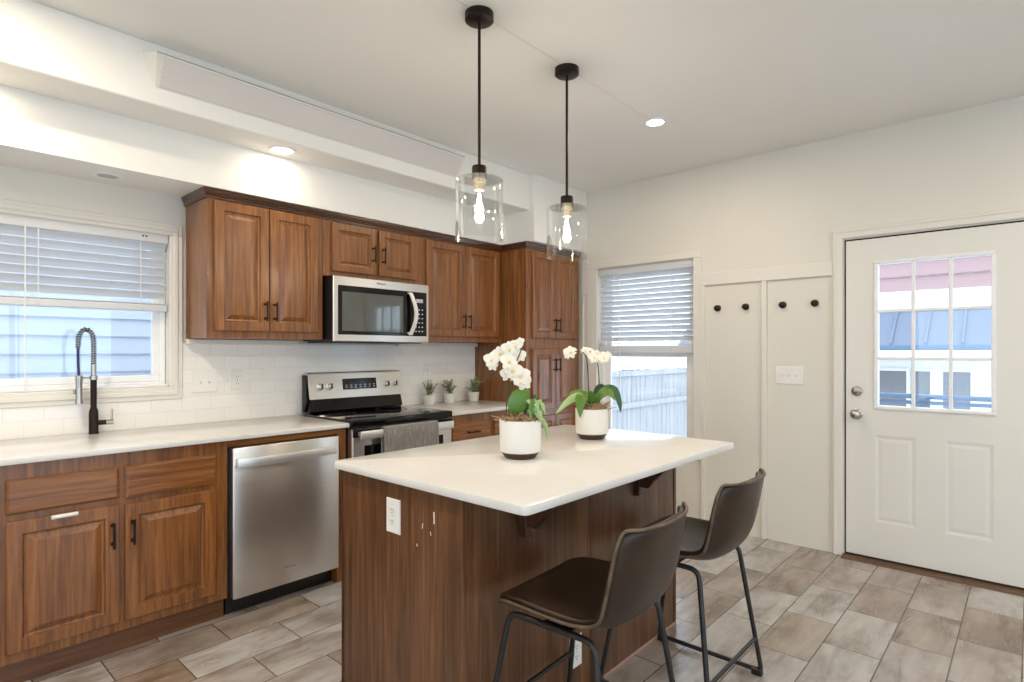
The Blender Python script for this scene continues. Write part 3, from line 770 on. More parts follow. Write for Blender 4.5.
def text_mesh(txt, size, fn, mat, parent, name, align='CENTER', ext=.0006):
    cu = bpy.data.curves.new('lettering', 'FONT'); cu.body = txt; cu.size = size; cu.align_x = align; cu.extrude = ext; cu.resolution_u = 3
    o = bpy.data.objects.new('lettering', cu); COL.objects.link(o)
    dg = bpy.context.evaluated_depsgraph_get(); me = bpy.data.meshes.new_from_object(o.evaluated_get(dg)); bpy.data.objects.remove(o); bpy.data.curves.remove(cu)
    r = parent
    while r.parent is not None: r = r.parent
    for v in me.vertices: v.co = Vector(fn(v.co.x, v.co.y, v.co.z + ext)) - r.location
    me.materials.clear(); me.materials.append(mat)
    ob = bpy.data.objects.new(name, me); COL.objects.link(ob); ob.parent = parent; return ob
text_mesh('Whirlpool', .019, lambda u, v, dd: (-2.752 + u * .85, -.6424 - dd, .180 + v), M['print_grey'], t, 'logo_lettering')

# ------------------------------------------------------------------ range
RX0, RX1 = -2.388, -1.612
t = thing('kitchen_range', 'stainless and black freestanding electric range with glass cooktop', 'range', (-2.0, -.33, 0))
MB().box(RX0, RX1, -.625, -.028, .03, .884, .003).build('body', M['black_matte'], t)
MB().box(RX0 + .03, RX1 - .03, -.56, -.05, 0, .029).build('base', M['black_matte'], t)
ct = MB().box(RX0 - .002, RX1 + .002, -.665, -.10, .885, .926, .007, 3).build('cooktop', M['black_gloss'], t, smooth=40)
for x, y, r in ((-2.19, -.50, .11), (-1.80, -.50, .085), (-2.19, -.24, .085), (-1.80, -.24, .11)):
    b = MB(); b.lathe([(r - .002, .9262), (r, .9262), (r, .9266), (r - .002, .9266)], (x, y, 0), 40, cap0=False, cap1=False); b.build('burner_ring', M['ring_print'], ct)
# backguard: black lower slope and steel console
b = MB(); b.prism([(-.10, .926), (-.028, .926), (-.028, 1.16), (-.060, 1.16), (-.092, 1.02), (-.118, .935)], lambda p, q, dd: (dd, p, q), RX0 + .048, RX1 - .002)
b.build('backguard', M['black_gloss'], t)
b = MB(); b.prism([(-.095, 1.012), (-.104, 1.012), (-.078, 1.178), (-.066, 1.187), (-.022, 1.187), (-.022, 1.165), (-.058, 1.165)], lambda p, q, dd: (dd, p, q), RX0 + .046, RX1 + .010, .003)
con = b.build('control_console', M['steel'], t, smooth=30)
b = MB(); b.prism([(-.0585, 1.17), (-.022, 1.17), (-.022, .93), (-.050, .93), (-.08, 1.0)], lambda p, q, dd: (dd, p, q), RX0 + .036, RX0 + .0455); b.build('side_cap', M['black_matte'], con)
import math as _m
sl = _m.atan2(.026, .166)          # lean of the console face
def con_fn(x, z, dd):               # point on the console face pushed out by dd
    k = (z - 1.012) / .166; y = -.104 + .026 * k
    return (x, y - dd * math.cos(sl), z + dd * math.sin(sl) * 1.0)
for x in (-2.262, -2.192, -1.737, -1.667):
    b = MB(); rs = []
    for r, dd in ((.026, .0005), (.026, .003), (.020, .004), (.0185, .024), (.015, .027)):
        rs.append([con_fn(x + r * math.cos(a), 1.092 + r * math.sin(a), dd) for a in [2 * PI * i / 24 for i in range(24)]])
    b.rings(rs); k = b.build('knob', M['steel'], con, smooth=40)
    b = MB(); b.prism([(-.004, -.017), (.004, -.017), (.004, .017), (-.004, .017)], lambda p, q, dd: con_fn(x + p, 1.092 + q, dd), .026, .034, .001); b.build('grip', M['black_matte'], k)
b = MB(); b.prism([(-2.095, 1.066), (-1.825, 1.066), (-1.825, 1.140), (-2.095, 1.140)], con_fn, .0008, .003); dsp = b.build('display_panel', M['black_gloss'], con)
b = MB()
for i in range(7):
    for j in range(2):
        x, z = -2.075 + i * .037, 1.078 + j * .015; b.prism([(x, z), (x + .014, z), (x + .014, z + .005), (x, z + .005)], con_fn, .0032, .0036)
b.build('touch_keys', M['print_white'], dsp)
# oven door with handle, window, drawer
b = MB(); b.rect_loops(RX0 + .004, RX1 - .004, .20, .872, fX(-.626), [(0, 0), (0, .030), (.006, .038), (.05, .038), (.0501, .038)]); od = b.build('oven_door', M['steel'], t)
MB().box(RX0 + .004, RX1 - .004, -.668, -.664, .828, .872, .001).build('vent_trim', M['black_gloss'], od)
b = MB(); b.rect_loops(RX0 + .085, RX1 - .085, .30, .775, fX(-.664), [(0, 0), (0, .004), (.004, .006), (.0041, .006)]); b.build('oven_window', M['black_gloss'], od)
b = MB(); b.box(RX0 + .03, RX1 - .03, -.716, -.698, .817, .866, .006, 2)
for x in (RX0 + .05, RX1 - .05): b.box(x - .012, x + .012, -.700, -.668, .832, .858, .002)
b.build('oven_handle', M['satin_silver'], od, smooth=40)
MB().box(RX0 + .004, RX1 - .004, -.655, -.626, .045, .192, .004).build('storage_drawer', M['steel'], t)

# towel folded over the oven handle
b = MB(); n = 22; X0_, X1_ = -2.207, -1.788
prof = [(-.694, .56), (-.694, .80), (-.6945, .868), (-.700, .8755), (-.707, .8775), (-.714, .8755), (-.7205, .868), (-.722, .80), (-.726, .62), (-.728, .52)]
grid = []
for i, (y, z) in enumerate(prof):
    row = []
    for j in range(n + 1):
        u = j / n; x = X0_ + (X1_ - X0_) * u
        drop = max(0, (.86 - z)) if i > 5 else 0
        wv = .004 * math.sin(u * 13 + 1) * min(1, drop * 8) + (.006 if abs(u - .36) < .03 else 0) * min(1, drop * 10)
        x += .01 * math.sin(i * 1.1) * (u - .5) * drop
        row.append(b.bm.verts.new((x, y - wv, z)))
    grid.append(row)
for a, c in zip(grid, grid[1:]):
    for j in range(n): b.bm.faces.new([a[j], a[j + 1], c[j + 1], c[j]])
def tow(o):
    m = o.modifiers.new('thickness', 'SOLIDIFY'); m.thickness = .004; m.offset = 1
o = b.build('dish_towel', M['towel'], None, (-2.0, -.71, .87), smooth=60, mods=tow); tag(o, 'grey terry dish towel hanging over the oven handle', 'towel')

# ------------------------------------------------------------------ microwave
t = thing('microwave_oven', 'stainless over-the-range microwave with black glass door', 'microwave', (-1.99, -.2, 1.386))
MX0, MX1, MZ0, MZ1 = -2.350, -1.598, 1.388, 1.795
MB().box(MX0, MX1, -.392, -.028, MZ0 + .004, MZ1, .002).build('body', M['black_matte'], t)
b = MB(); b.rect_loops(MX0, MX1, MZ0, MZ1, fX(-.3925), [(0, 0), (0, .004), (.004, .0085), (.03, .0085), (.0301, .0085)]); md = b.build('front_panel', M['steel'], t)
b = MB(); b.rect_loops(-2.318, -1.620, 1.432, 1.738, fX(-.4012), [(0, 0), (0, .0012), (.003, .0028), (.0031, .0028)]); gl = b.build('door_glass', M['black_gloss'], md)
b = MB(); b.rect_loops(-2.292, -1.825, 1.455, 1.700, fX(-.4042), [(0, 0), (0, .0004), (.002, .0008), (.0021, .0008)]); b.build('viewing_window', M['mw_glass'], gl)
b = MB(); rs = []
for i in range(13):
    u = i / 12; z = 1.438 + .290 * u; bow = math.sin(PI * u); x = -1.776 + .030 * bow; y = -.418 - .026 * bow
    rs.append([(x - .016, y, z), (x - .013, y - .008, z), (x + .013, y - .008, z), (x + .016, y, z), (x + .010, y + .006, z), (x - .010, y + .006, z)])
b.rings(rs)
for z in (1.452, 1.724): b.box(-1.792, -1.772, -.421, -.4045, z - .006, z + .006, .001)
b.build('handle', M['satin_silver'], md, smooth=45)
b = MB()
for i in range(3):
    for j in range(6):
        x, z = -1.722 + i * .028, 1.462 + j * .030; b.prism([(x, z), (x + .012, z), (x + .012, z + .007), (x, z + .007)], fX(-.4040), .0002, .0006)
b.build('keypad', M['print_white'], gl)
b = MB(); b.prism([(-1.715, 1.665), (-1.655, 1.665), (-1.655, 1.690), (-1.715, 1.690)], fX(-.4040), .0002, .0006); b.build('clock_window', M['silver_plastic'], gl)
text_mesh('Whirlpool', .020, lambda u, v, dd: (-2.0 + u * .85, -.4014 - dd, 1.764 + v), M['print_grey'], md, 'logo_lettering')
MB().box(MX0 + .02, MX1 - .02, -.34, -.05, MZ0 - .006, MZ0 + .0035, .001).build('vent_grille', M['black_matte'], t)

# ------------------------------------------------------------------ island
IX0, IX1, IY0, IY1 = -3.030, -1.612, -2.280, -1.612
t = thing('kitchen_island', 'dark brown wood kitchen island base with panelled sides', 'island', (-2.32, -1.95, 0))
MB().box(IX0 + .012, IX1 - .012, IY0 + .012, IY1, .002, .8845).build('carcass', M['island_v'], t)
MB().box(IX0, IX0 + .0118, IY0 + .0005, IY1, 0, .8845, .001).build('end_panel', M['island_v'], t)
MB().box(IX1 - .0118, IX1, IY0 + .0005, IY1, 0, .8845, .001).build('end_panel', M['island_v'], t)
MB().box(IX0 + .0122, -2.343, IY0, IY0 + .0118, 0, .8845, .001).build('front_panel', M['island_v'], t)
MB().box(-2.337, IX1 - .020, IY0, IY0 + .0118, 0, .8845, .001).build('front_panel', M['island_v'], t)
MB().box(IX0 - .001, IX0 + .012, IY0 - .001, IY0 + .0004, 0, .8845).build('corner_strip', M['island_v'], t)
MB().box(IX1 - .0195, IX1 + .001, IY0 - .004, IY0 + .0118, 0, .8845, .001).build('corner_strip', M['island_edge'], t)
MB().box(-2.3428, -2.3372, IY0 + .002, IY0 + .0118, 0, .8845).build('panel_seam', M['dark_gap'], t)
MB().box(IX0 - .004, IX0 + .010, IY1 - .001, IY1 + .006, 0, .8845, .001).build('corner_strip', M['island_edge'], t)
MB().box(IX0 + .02, IX1, IY0 - .005, IY0 - .0005, 0, .012, .001).build('shoe_strip', plain('pinkish_caulk', (.42, .27, .22), .6), t)
for x in (-2.744, -1.985):
    b = MB(); b.box(x - .016, x + .016, IY0 - .022, IY0 - .0005, .694, .8842, .003)
    b.prism([(IY0 - .0225, .735), (IY0 - .0225, .8838), (IY0 - .235, .8838), (IY0 - .235, .866), (IY0 - .15, .835), (IY0 - .09, .775), (IY0 - .065, .735)], lambda p, q, dd: (dd, p, q), x - .013, x + .013, .002)
    b.build('support_bracket', M['island_edge'], t)
b = MB()
for y, z, h, w, s in ((-2.146, .792, .019, .0030, -.1), (-2.086, .755, .009, .0018, -1.6), (-2.131, .738, .006, .0016, 1.5), (-2.060, .686, .004, .0024, 0)):
    b.prism([(-w, -h), (w * .4, -h), (w + s * h * .3, h), (-w * .6 + s * h * .3, h)], lambda p, q, dd: (IX0 - dd, y + p, z + q), .0001, .0007)
b.build('scratch_marks', M['plate'], t)
o = counter('countertop', 'large cream quartz island countertop holding the two orchids', -3.072, -1.605, -2.570, -1.604, .885, .914, .0045, (.022,) * 4)
plate('electrical_outlet', 'white outlet on the near end of the island', 'outlet', fY(IX0 - .0003), -1.972, -1.896, .700, .818, 'outlet', (IX0, -1.93, .76))
plate('electrical_outlet', 'white outlet low on the seating side of the island, behind the nearer stool', 'outlet', fX(IY0 - .0003), -2.482, -2.408, .125, .243, 'outlet', (-2.445, IY0, .18))

# ------------------------------------------------------------------ bar stools
def make_stool(cx, cy, label, shade):
    t = thing('bar_stool', label, 'bar stool', (cx, cy, 0), 'leather bar stools at the island')
    P3 = lambda x, y, z: (cx + x, cy + y, z)
    # centre-line profile: y, z, half width, side lift (z), side wrap (y)
    prof = [(.182, .540, .162, .000, -.006), (.176, .556, .190, .004, -.004), (.140, .568, .212, .012, 0), (.07, .564, .225, .022, 0), (-.02, .552, .230, .034, 0), (-.11, .541, .231, .046, .004),
            (-.178, .545, .231, .052, .014), (-.228, .578, .230, .040, .028), (-.256, .640, .228, .018, .042), (-.276, .716, .224, .004, .050), (-.292, .790, .218, .0, .054), (-.303, .835, .208, .0, .056), (-.308, .857, .186, .0, .054)]
    b = MB(); m = 12; g = []
    for (y, z, hw, lz, wy) in prof:
        row = []
        for j in range(m + 1):
            s = -1 + 2 * j / m; k = abs(s) ** 2.6
            row.append(b.bm.verts.new(P3(hw * math.copysign(abs(s) ** .92, s), y + wy * k, z + lz * k)))
        g.append(row)
    for a, c in zip(g, g[1:]):
        for j in range(m): b.bm.faces.new([a[j], a[j + 1], c[j + 1], c[j]])
    edge = [g[i][0].co.copy() for i in range(len(g))] + [v.co.copy() for v in g[-1][1:]] + [g[i][-1].co.copy() for i in range(len(g) - 2, -1, -1)] + [v.co.copy() for v in g[0][-2:0:-1]]
    def md(o):
        s = o.modifiers.new('padding', 'SOLIDIFY'); s.thickness = .024; s.offset = -1
        q = o.modifiers.new('round', 'SUBSURF'); q.levels = 2; q.render_levels = 2
    o = b.build('seat_shell', M['leather'], t, smooth=80, mods=md)
    # welt along the edge
    n = len(edge); cen = Vector(P3(0, -.05, .66))
    pts = []
    for i in range(n):
        p0, p1, p2, p3 = edge[i - 1], edge[i], edge[(i + 1) % n], edge[(i + 2) % n]
        for tt in (0, .34, .67):
            a = 2 * p1; bb = p2 - p0; cc = 2 * p0 - 5 * p1 + 4 * p2 - p3; dd = -p0 + 3 * p1 - 3 * p2 + p3
            pts.append((a + bb * tt + cc * tt * tt + dd * tt ** 3) * .5)
    pts.append(pts[0])
    b = MB(); b.tube(pts, .0052, 8); b.build('piping', M['welt'], t, smooth=80)
    # under-seat plate
    b = MB(); b.box(cx - .181, cx + .181, cy - .06, cy + .04, .520, .526, .003); b.build('seat_plate', M['black_metal'], t)
    r = .0095
    for s in (-1, 1):
        ft, fb = Vector(P3(s * .188, .135, .538)), Vector(P3(s * .246, .218, .020))
        rt, rb = Vector(P3(s * .188, -.165, .538)), Vector(P3(s * .252, -.236, .020))
        loop = fillet([(ft + rt) / 2, ft, fb, (fb + rb) / 2], .045)
        h = len(loop) // 2
        # split: front leg, rear leg, seat rail, floor rail
        def seg(a, bq, nm):
            b = MB(); b.tube(fillet(a, bq), r, 10); return b.build(nm, M['black_metal'], t, smooth=60)
        yA, yB = Vector(P3(s * .188, .06, .538)), Vector(P3(s * .188, -.085, .538))
        seg([yA, ft, fb, fb + (rb - fb) * .12], .050, 'leg'); seg([yB, rt, rb, rb + (fb - rb) * .12], .050, 'leg')
        seg([yA, yB], .01, 'seat_rail'); fr = seg([fb + (rb - fb) * .12, fb + (rb - fb) * .88], .01, 'floor_rail')
        for f, q in ((fb, 1), (rb, -1)):
            b = MB(); b.box(f.x - .013, f.x + .013, f.y - .035 * (q == 1) - .004, f.y + .035 * (q == -1) + .004, .0, .026, .004, 2); b.build('foot_pad', M['black_matte'], fr)
    for (yt, yb, z, nm) in ((.135, .218, .235, 'footrest'), (-.165, -.236, .155, 'footrest')):
        k = (.536 - z) / (.536 - .02); y = yt + (yb - yt) * k; xs_ = .188 + (.249 - .188) * k
        b = MB(); b.tube([P3(-xs_, y, z), P3(xs_, y, z)], .0085, 10); b.build(nm, M['black_metal'], t, smooth=60)
    return t
st = make_stool(-2.750, -2.524, 'dark brown leather bar stool nearer the camera, in front of the island', 0)
s2 = copy_tree(st); s2.location = (-2.055, -2.516, 0); s2['label'] = 'dark brown leather bar stool farther back, toward the window wall'

st.rotation_euler = (0, 0, math.radians(2.5))

# ------------------------------------------------------------------ potted plants
Rv = Vector((math.sin(YAW), -math.cos(YAW), 0)); Fv = Vector((math.cos(YAW), math.sin(YAW), 0)); Up = Vector((0, 0, 1))
def pot(t, c, r, h):
    b = MB(); z = c[2]
    b.lathe([(0, .025), (r * .93, .025), (r * .955, .030), (r * .975, h * .35), (r, h), (r * .94, h), (r * .93, h - .02), (0, h - .02)], c, 40, cap0=False, cap1=False); b.build('pot', M['white_glaze'], t, smooth=40)
    b = MB(); b.lathe([(0, .0), (r * .70, .0), (r * .74, .003), (r * .93, .0245), (0, .0248)], c, 40, cap0=False, cap1=False); b.build('pot_base', M['saucer'], t, smooth=40)
def moss(t, c, r, h, n=260):
    b = MB()
    for _ in range(n):
        a = random.uniform(0, 2 * PI); q = r * math.sqrt(random.random()) * .90; z0 = h - .016 + (1 - (q / r) ** 2) * .020
        p0 = Vector((c[0] + q * math.cos(a), c[1] + q * math.sin(a), c[2] + z0)); d = Vector((random.uniform(-1, 1), random.uniform(-1, 1), random.uniform(.1, .9))) * .026
        d2 = Vector((random.uniform(-1, 1), random.uniform(-1, 1), random.uniform(-.6, .4))) * .024
        b.tube(bez(p0, p0 + d, p0 + d + d2, 5), [.0030, .0026, .0022, .0018, .0010], 5)
    b.lathe([(0, h + .006), (r * .5, h + .001), (r * .8, h - .010), (r * .95, h - .019)], c, 20, cap0=False, cap1=False)
    return b.build('moss', M['moss'], t, smooth=60)
def flower(t, p, nrm, r, roll=0):
    nrm = Vector(nrm).normalized(); a = nrm.cross(Up).normalized(); u = a.cross(nrm)
    b = MB()
    for k, (ang, L, wd) in enumerate(((90, 1.0, .42), (20, 1.08, .54), (160, 1.08, .54), (-54, .98, .36), (-126, .98, .36))):
        th = math.radians(ang + roll + random.uniform(-7, 7)); dirv = a * math.cos(th) + u * math.sin(th)
        side = nrm.cross(dirv); ps = []; ws = []
        for i in range(7):
            s = i / 6; ps.append(Vector(p) + dirv * (r * L * s) + nrm * (.12 * r * math.sin(s * PI) - .10 * r * s * s)); ws.append(r * wd * (math.sin(PI * min(1, s * .93 + .06)) ** .7))
        b.blade(ps, ws, side, .0008, .12)
    f = b.build('flower', M['petal'], t, smooth=60)
    b = MB(); b.tube([Vector(p) + nrm * .001, Vector(p) + nrm * r * .28 - u * r * .1, Vector(p) + nrm * r * .34 - u * r * .3], [r * .10, r * .13, r * .04], 8); b.build('flower_lip', M['lip'], f, smooth=60)
def leafpart(t, pts, w, side, mat, name='leaf', cup=.15, tip=.75):
    P = [Vector(p) for p in pts]; P = [P[0] * 2 - P[1]] + P + [P[-1] * 2 - P[-2]]; q = []
    for i in range(1, len(P) - 2):
        p0, p1, p2, p3 = P[i - 1:i + 3]
        for k in range(4):
            u = k / 4; q.append((2 * p1 + (p2 - p0) * u + (2 * p0 - 5 * p1 + 4 * p2 - p3) * u * u + (-p0 + 3 * p1 - 3 * p2 + p3) * u ** 3) * .5)
    q.append(P[-2]); pts = q
    n = len(pts); ws = [w * (math.sin(PI * min(1, (i / (n - 1)) * .97 + .03) ** tip) ** .75) for i in range(n)]
    b = MB(); b.blade(pts, ws, side, .0014, cup); return b.build(name, mat, t, smooth=75)

C1 = Vector((-2.545, -2.090, .9142)); SC1 = 250.0
t = thing('potted_orchid', 'white orchid in full bloom in a white pot, nearer on the island', 'potted plant', C1, 'potted orchids on the island')
pot(t, C1, .082, .148); moss(t, C1, .080, .148)
def o1(du, dv, df=0): return C1 + Rv * (du / SC1) + Up * (.148 - dv / SC1) + Fv * df   # offsets in metres from rim centre
for pts in ([o1(-11, -2), o1(-12, -22), o1(-10, -45), o1(-13, -58), o1(-21, -66)], [o1(-9, -2), o1(-9, -25), o1(-6, -50), o1(0, -66), o1(4, -74)], [o1(-14, -2), o1(-13, -26), o1(-12, -38), o1(-8, -50)]):
    b = MB(); q = []
    for i in range(len(pts) - 2):
        q += bez((pts[i] + pts[i + 1]) / 2 if i else pts[i], pts[i + 1], (pts[i + 1] + pts[i + 2]) / 2 if i < len(pts) - 3 else pts[i + 2], 6)[:-1]
    q.append(pts[-1]); b.tube(q, .0022, 7); b.build('stem', M['stem'], t, smooth=60)
NF = (-Fv + Up * .15)
fl = [(-28, -62, -.01, .026), (-20, -68, .0, .025), (-11, -72, .0, .028), (-4, -76, .012, .022), (-11, -60, -.012, .030), (-7, -52, -.018, .032), (0, -46, -.014, .033), (-12, -48, .006, .026), (3, -40, .0, .028), (-27, -56, .01, .018), (-1, -66, .015, .024), (0, -80, .01, .014)]
for du, dv, df, r in fl:
    flower(t, o1(du, dv + 4, df), NF + Rv * random.uniform(-.5, .5) + Up * random.uniform(-.3, .2), r * 1.22, random.uniform(-15, 15))
leafpart(t, [o1(1, 0, 0), o1(-3, -8, -.012), o1(-2, -17, -.016), o1(3, -25, -.012), o1(9, -28, 0)], .040, Rv, M['leaf'], tip=1.15)
leafpart(t, [o1(4, 0, .01), o1(9, -10, .014), o1(13, -18, .02), o1(15, -24, .026)], .020, Rv, M['leaf_dark'])
for k in range(34):
    du = random.uniform(5, 18); dv = random.uniform(-16, -2); ex = random.uniform(3, 9); dp = random.uniform(-.03, .03)
    leafpart(t, [o1(du, dv, dp), o1(du + ex * .5, dv - 4, dp - .01), o1(du + ex, dv + random.uniform(2, 10), dp - .015)], random.uniform(.006, .011), Rv + Up * .4, M['leaf_light'] if k % 3 else M['leaf'], 'trailing_leaf')
for k in range(6):
    du = 17 + k * 1.1; leafpart(t, [o1(du, -6 + k), o1(du + 3, -3 + k * 2, -.01), o1(du + 5 - k * .3, 6 + k * 3, -.014)], .006, Rv + Fv, M['leaf_light'], 'trailing_leaf')

C2 = Vector((-1.946, -2.017, .9142)); SC2 = 207.0
t = thing('potted_orchid', 'sparse arching white orchid in a white pot, farther on the island near the window', 'potted plant', C2, 'potted orchids on the island')
pot(t, C2, .078, .142); moss(t, C2 + Rv * .012, .066, .150, 170)
def o2(du, dv, df=0): return C2 + Rv * (du / SC2) + Up * (.142 - dv / SC2) + Fv * df
def stem(t, pts, r=.0027, mat='stem'):
    q = []
    for i in range(len(pts) - 2):
        q += bez((pts[i] + pts[i + 1]) / 2 if i else pts[i], pts[i + 1], (pts[i + 1] + pts[i + 2]) / 2 if i < len(pts) - 3 else pts[i + 2], 6)[:-1]
    q.append(pts[-1]); b = MB(); b.tube(q, r, 7)
    for f in (.3, .55, .8):
        p = q[int(len(q) * f)]; b.lathe([(0, -.004), (.0035, -.002), (.0035, .002), (0, .004)], p, 8)
    return b.build('stem', M[mat], t, smooth=60)
stem(t, [o2(-2, 0), o2(-3, -20), o2(-4, -44), o2(-6, -54), o2(-14, -57), o2(-21, -55)])
stem(t, [o2(8, 0, .01), o2(8, -20, .01), o2(7, -42, .012), o2(4, -54, .012), o2(-4, -57, .01)])
for du, dv, df, r in ((-21, -55, 0, .030), (-24, -52, .01, .018), (-6, -56, .012, .022), (2, -50, .0, .028), (5, -53, .01, .022), (12, -50, .0, .028), (16, -52, .01, .02), (-1, -55, .01, .022)):
    flower(t, o2(du, dv, df), NF + Rv * random.uniform(-.4, .4), r * 1.1, random.uniform(-15, 15))
leafpart(t, [o2(2, -3), o2(-6, -13, -.03), o2(-12, -9, -.05), o2(-13, 8, -.066)], .034, Rv + Up * .3, M['leaf'])
leafpart(t, [o2(0, -4), o2(-12, -12, -.01), o2(-24, -7, -.02), o2(-36, 5, -.03)], .020, Up + Fv * .4, M['leaf_light'])
leafpart(t, [o2(0, -4), o2(-8, -13, .02), o2(-18, -13, .04), o2(-25, -6, .05)], .024, Up + Fv * .5, M['leaf'])
leafpart(t, [o2(4, -4), o2(12, -18, .0), o2(22, -18, -.01), o2(27, -5, -.01), o2(28, 4, -.01)], .020, Up * .8 + Rv * .6 + Fv * .3, M['leaf_dark'])
leafpart(t, [o2(2, -2), o2(9, -14, -.02), o2(16, -16, -.03), o2(22, -8, -.04)], .026, Up + Fv * .6, M['leaf'])
leafpart(t, [o2(0, -2, .01), o2(2, -14, .03), o2(10, -20, .05), o2(18, -18, .06)], .024, Up + Rv * .5, M['leaf_dark'])

def small_plant(x, y, label, seed):
    random.seed(seed); c = Vector((x, y, .9142))
    t = thing('small_potted_plant', label, 'potted plant', c, 'small plants on the right counter')
    b = MB(); b.lathe([(0, 0), (.036, 0), (.040, .004), (.050, .074), (.046, .074), (.044, .066), (0, .066)], c, 28, cap0=False, cap1=False); b.build('pot', M['white_glaze'], t, smooth=40)
    b = MB(); b.lathe([(0, .071), (.030, .069), (.0435, .0655)], c, 20, cap0=False, cap1=False); b.build('soil', M['moss'], t)
    b = MB(); l = MB()
    for k in range(24):
        a = random.uniform(0, 2 * PI); sp = random.uniform(.1, 1) * .078; h = random.uniform(.03, .11) * (1.15 - sp * 5)
        p0 = c + Vector((random.uniform(-.02, .02), random.uniform(-.02, .02), .074)); p1 = c + Vector((sp * math.cos(a), sp * math.sin(a), .078 + h)); mid = (p0 + p1) / 2 + Vector((0, 0, .01))
        q = bez(p0, mid, p1, 6); b.tube(q, .0011, 5)
        for i in range(1, 6):
            for s in range(3):
                th = random.uniform(0, 2 * PI); d = Vector((math.cos(th), math.sin(th), random.uniform(.1, .8))).normalized() * random.uniform(.016, .026)
                l.blade([q[i], q[i] + d * .5, q[i] + d], [.001, .0072, .0004], d.cross(Up), .0006)
    b.build('stems', M['stem'], t); l.build('foliage', M['sage'], t)
small_plant(-1.345, -.100, 'small bushy plant in a white pot nearest the range, leftmost of three', 3)
small_plant(-1.135, -.105, 'small bushy plant in a white pot, middle of the three on the counter', 11)
small_plant(-.880, -.115, 'small bushy plant in a white pot beside the pantry cabinet, rightmost of three', 23)
random.seed(5)

# ------------------------------------------------------------------ faucet
fx, fy = -3.494, -.075
t = thing('kitchen_faucet', 'dark bronze spring pull-down kitchen faucet in front of the sink window', 'faucet', (fx, fy, .9142))
b = MB(); b.lathe([(0, .9142), (.0225, .9142), (.0225, .918), (.0205, .922), (.0205, 1.010), (.019, 1.030), (.0135, 1.046), (.0135, 1.185), (0, 1.185)], (fx, fy, 0), 28); b.build('body', M['bronze'], t, smooth=40)
b = MB(); b.lathe([(0, 1.185), (.017, 1.185), (.017, 1.205), (.012, 1.207), (.012, 1.262), (0, 1.262)], (fx, fy, 0), 24); b.build('collar', M['nickel'], t, smooth=40)
arc = [Vector((fx, fy, 1.262)), Vector((fx, fy, 1.36))]
AR = .031; dv_ = Vector((-1.0, 0.02, 0)).normalized()
for i in range(1, 16):
    a = PI * i / 15 * .97; arc.append(Vector((fx, fy, 1.375)) + dv_ * (AR - AR * math.cos(a)) + Up * (AR * 2.0 * math.sin(a)))
end = arc[-1]; arc.append(end + Vector((-.001, 0, -.035)))
b = MB(); b.tube(arc, .0062, 10); b.build('hose', M['nickel'], t, smooth=60)
# spring wound round the hose
cum = [0]
for a, c in zip(arc, arc[1:]): cum.append(cum[-1] + (c - a).length)
def along(s):
    for i in range(len(arc) - 1):
        if s <= cum[i + 1]:
            k = (s - cum[i]) / (cum[i + 1] - cum[i]); return arc[i].lerp(arc[i + 1], k), (arc[i + 1] - arc[i]).normalized()
    return arc[-1], (arc[-1] - arc[-2]).normalized()
sp = []; turns = 24; N = turns * 10; Y_ = Vector((0, 1, 0))
for i in range(N + 1):
    p, tg = along(cum[-1] * i / N); n1 = (Y_ - tg * Y_.dot(tg)).normalized(); n2 = tg.cross(n1); a = 2 * PI * turns * i / N
    sp.append(p + (n1 * math.cos(a) + n2 * math.sin(a)) * .0105)
b = MB(); b.tube(sp, .0030, 6); b.build('spring', M['bronze'], t, smooth=60)
e = arc[-1]
b = MB(); b.tube(bez(e, e + Vector((-.002, 0, -.05)), Vector((e.x + .003, e.y, 1.205)), 8), .0060, 10); b.build('supply_hose', M['blue_hose'], t, smooth=60)
hx = e.x + .003
b = MB(); b.lathe([(0, 1.068), (.0165, 1.068), (.0165, 1.075), (.0145, 1.09), (.0145, 1.165), (.0165, 1.185), (.0165, 1.207), (.010, 1.210), (0, 1.210)], (hx, e.y, 0), 24); sh = b.build('spray_head', M['nickel'], t, smooth=40)
MB().box(hx - .024, hx - .015, e.y - .005, e.y + .005, 1.115, 1.140, .003).build('spray_button', M['nickel'], sh)
b = MB(); b.tube([(fx, fy, 1.196), (hx, e.y, 1.196)], .0042, 8); b.build('docking_arm', M['nickel'], t, smooth=60)
b = MB(); b.tube([(fx + .017, fy, .968), (fx + .052, fy - .004, .968)], .0125, 18); b.build('valve_stub', M['bronze'], t, smooth=40)
b = MB(); b.tube([(fx + .052, fy - .004, .968), (fx + .082, fy - .008, .968)], .0135, 18); lv = b.build('lever', M['nickel'], t, smooth=40)
b = MB(); b.tube([(fx + .074, fy - .007, .978), (fx + .078, fy - .008, 1.035)], [.0055, .004], 10); b.build('lever_blade', M['nickel'], lv, smooth=40)

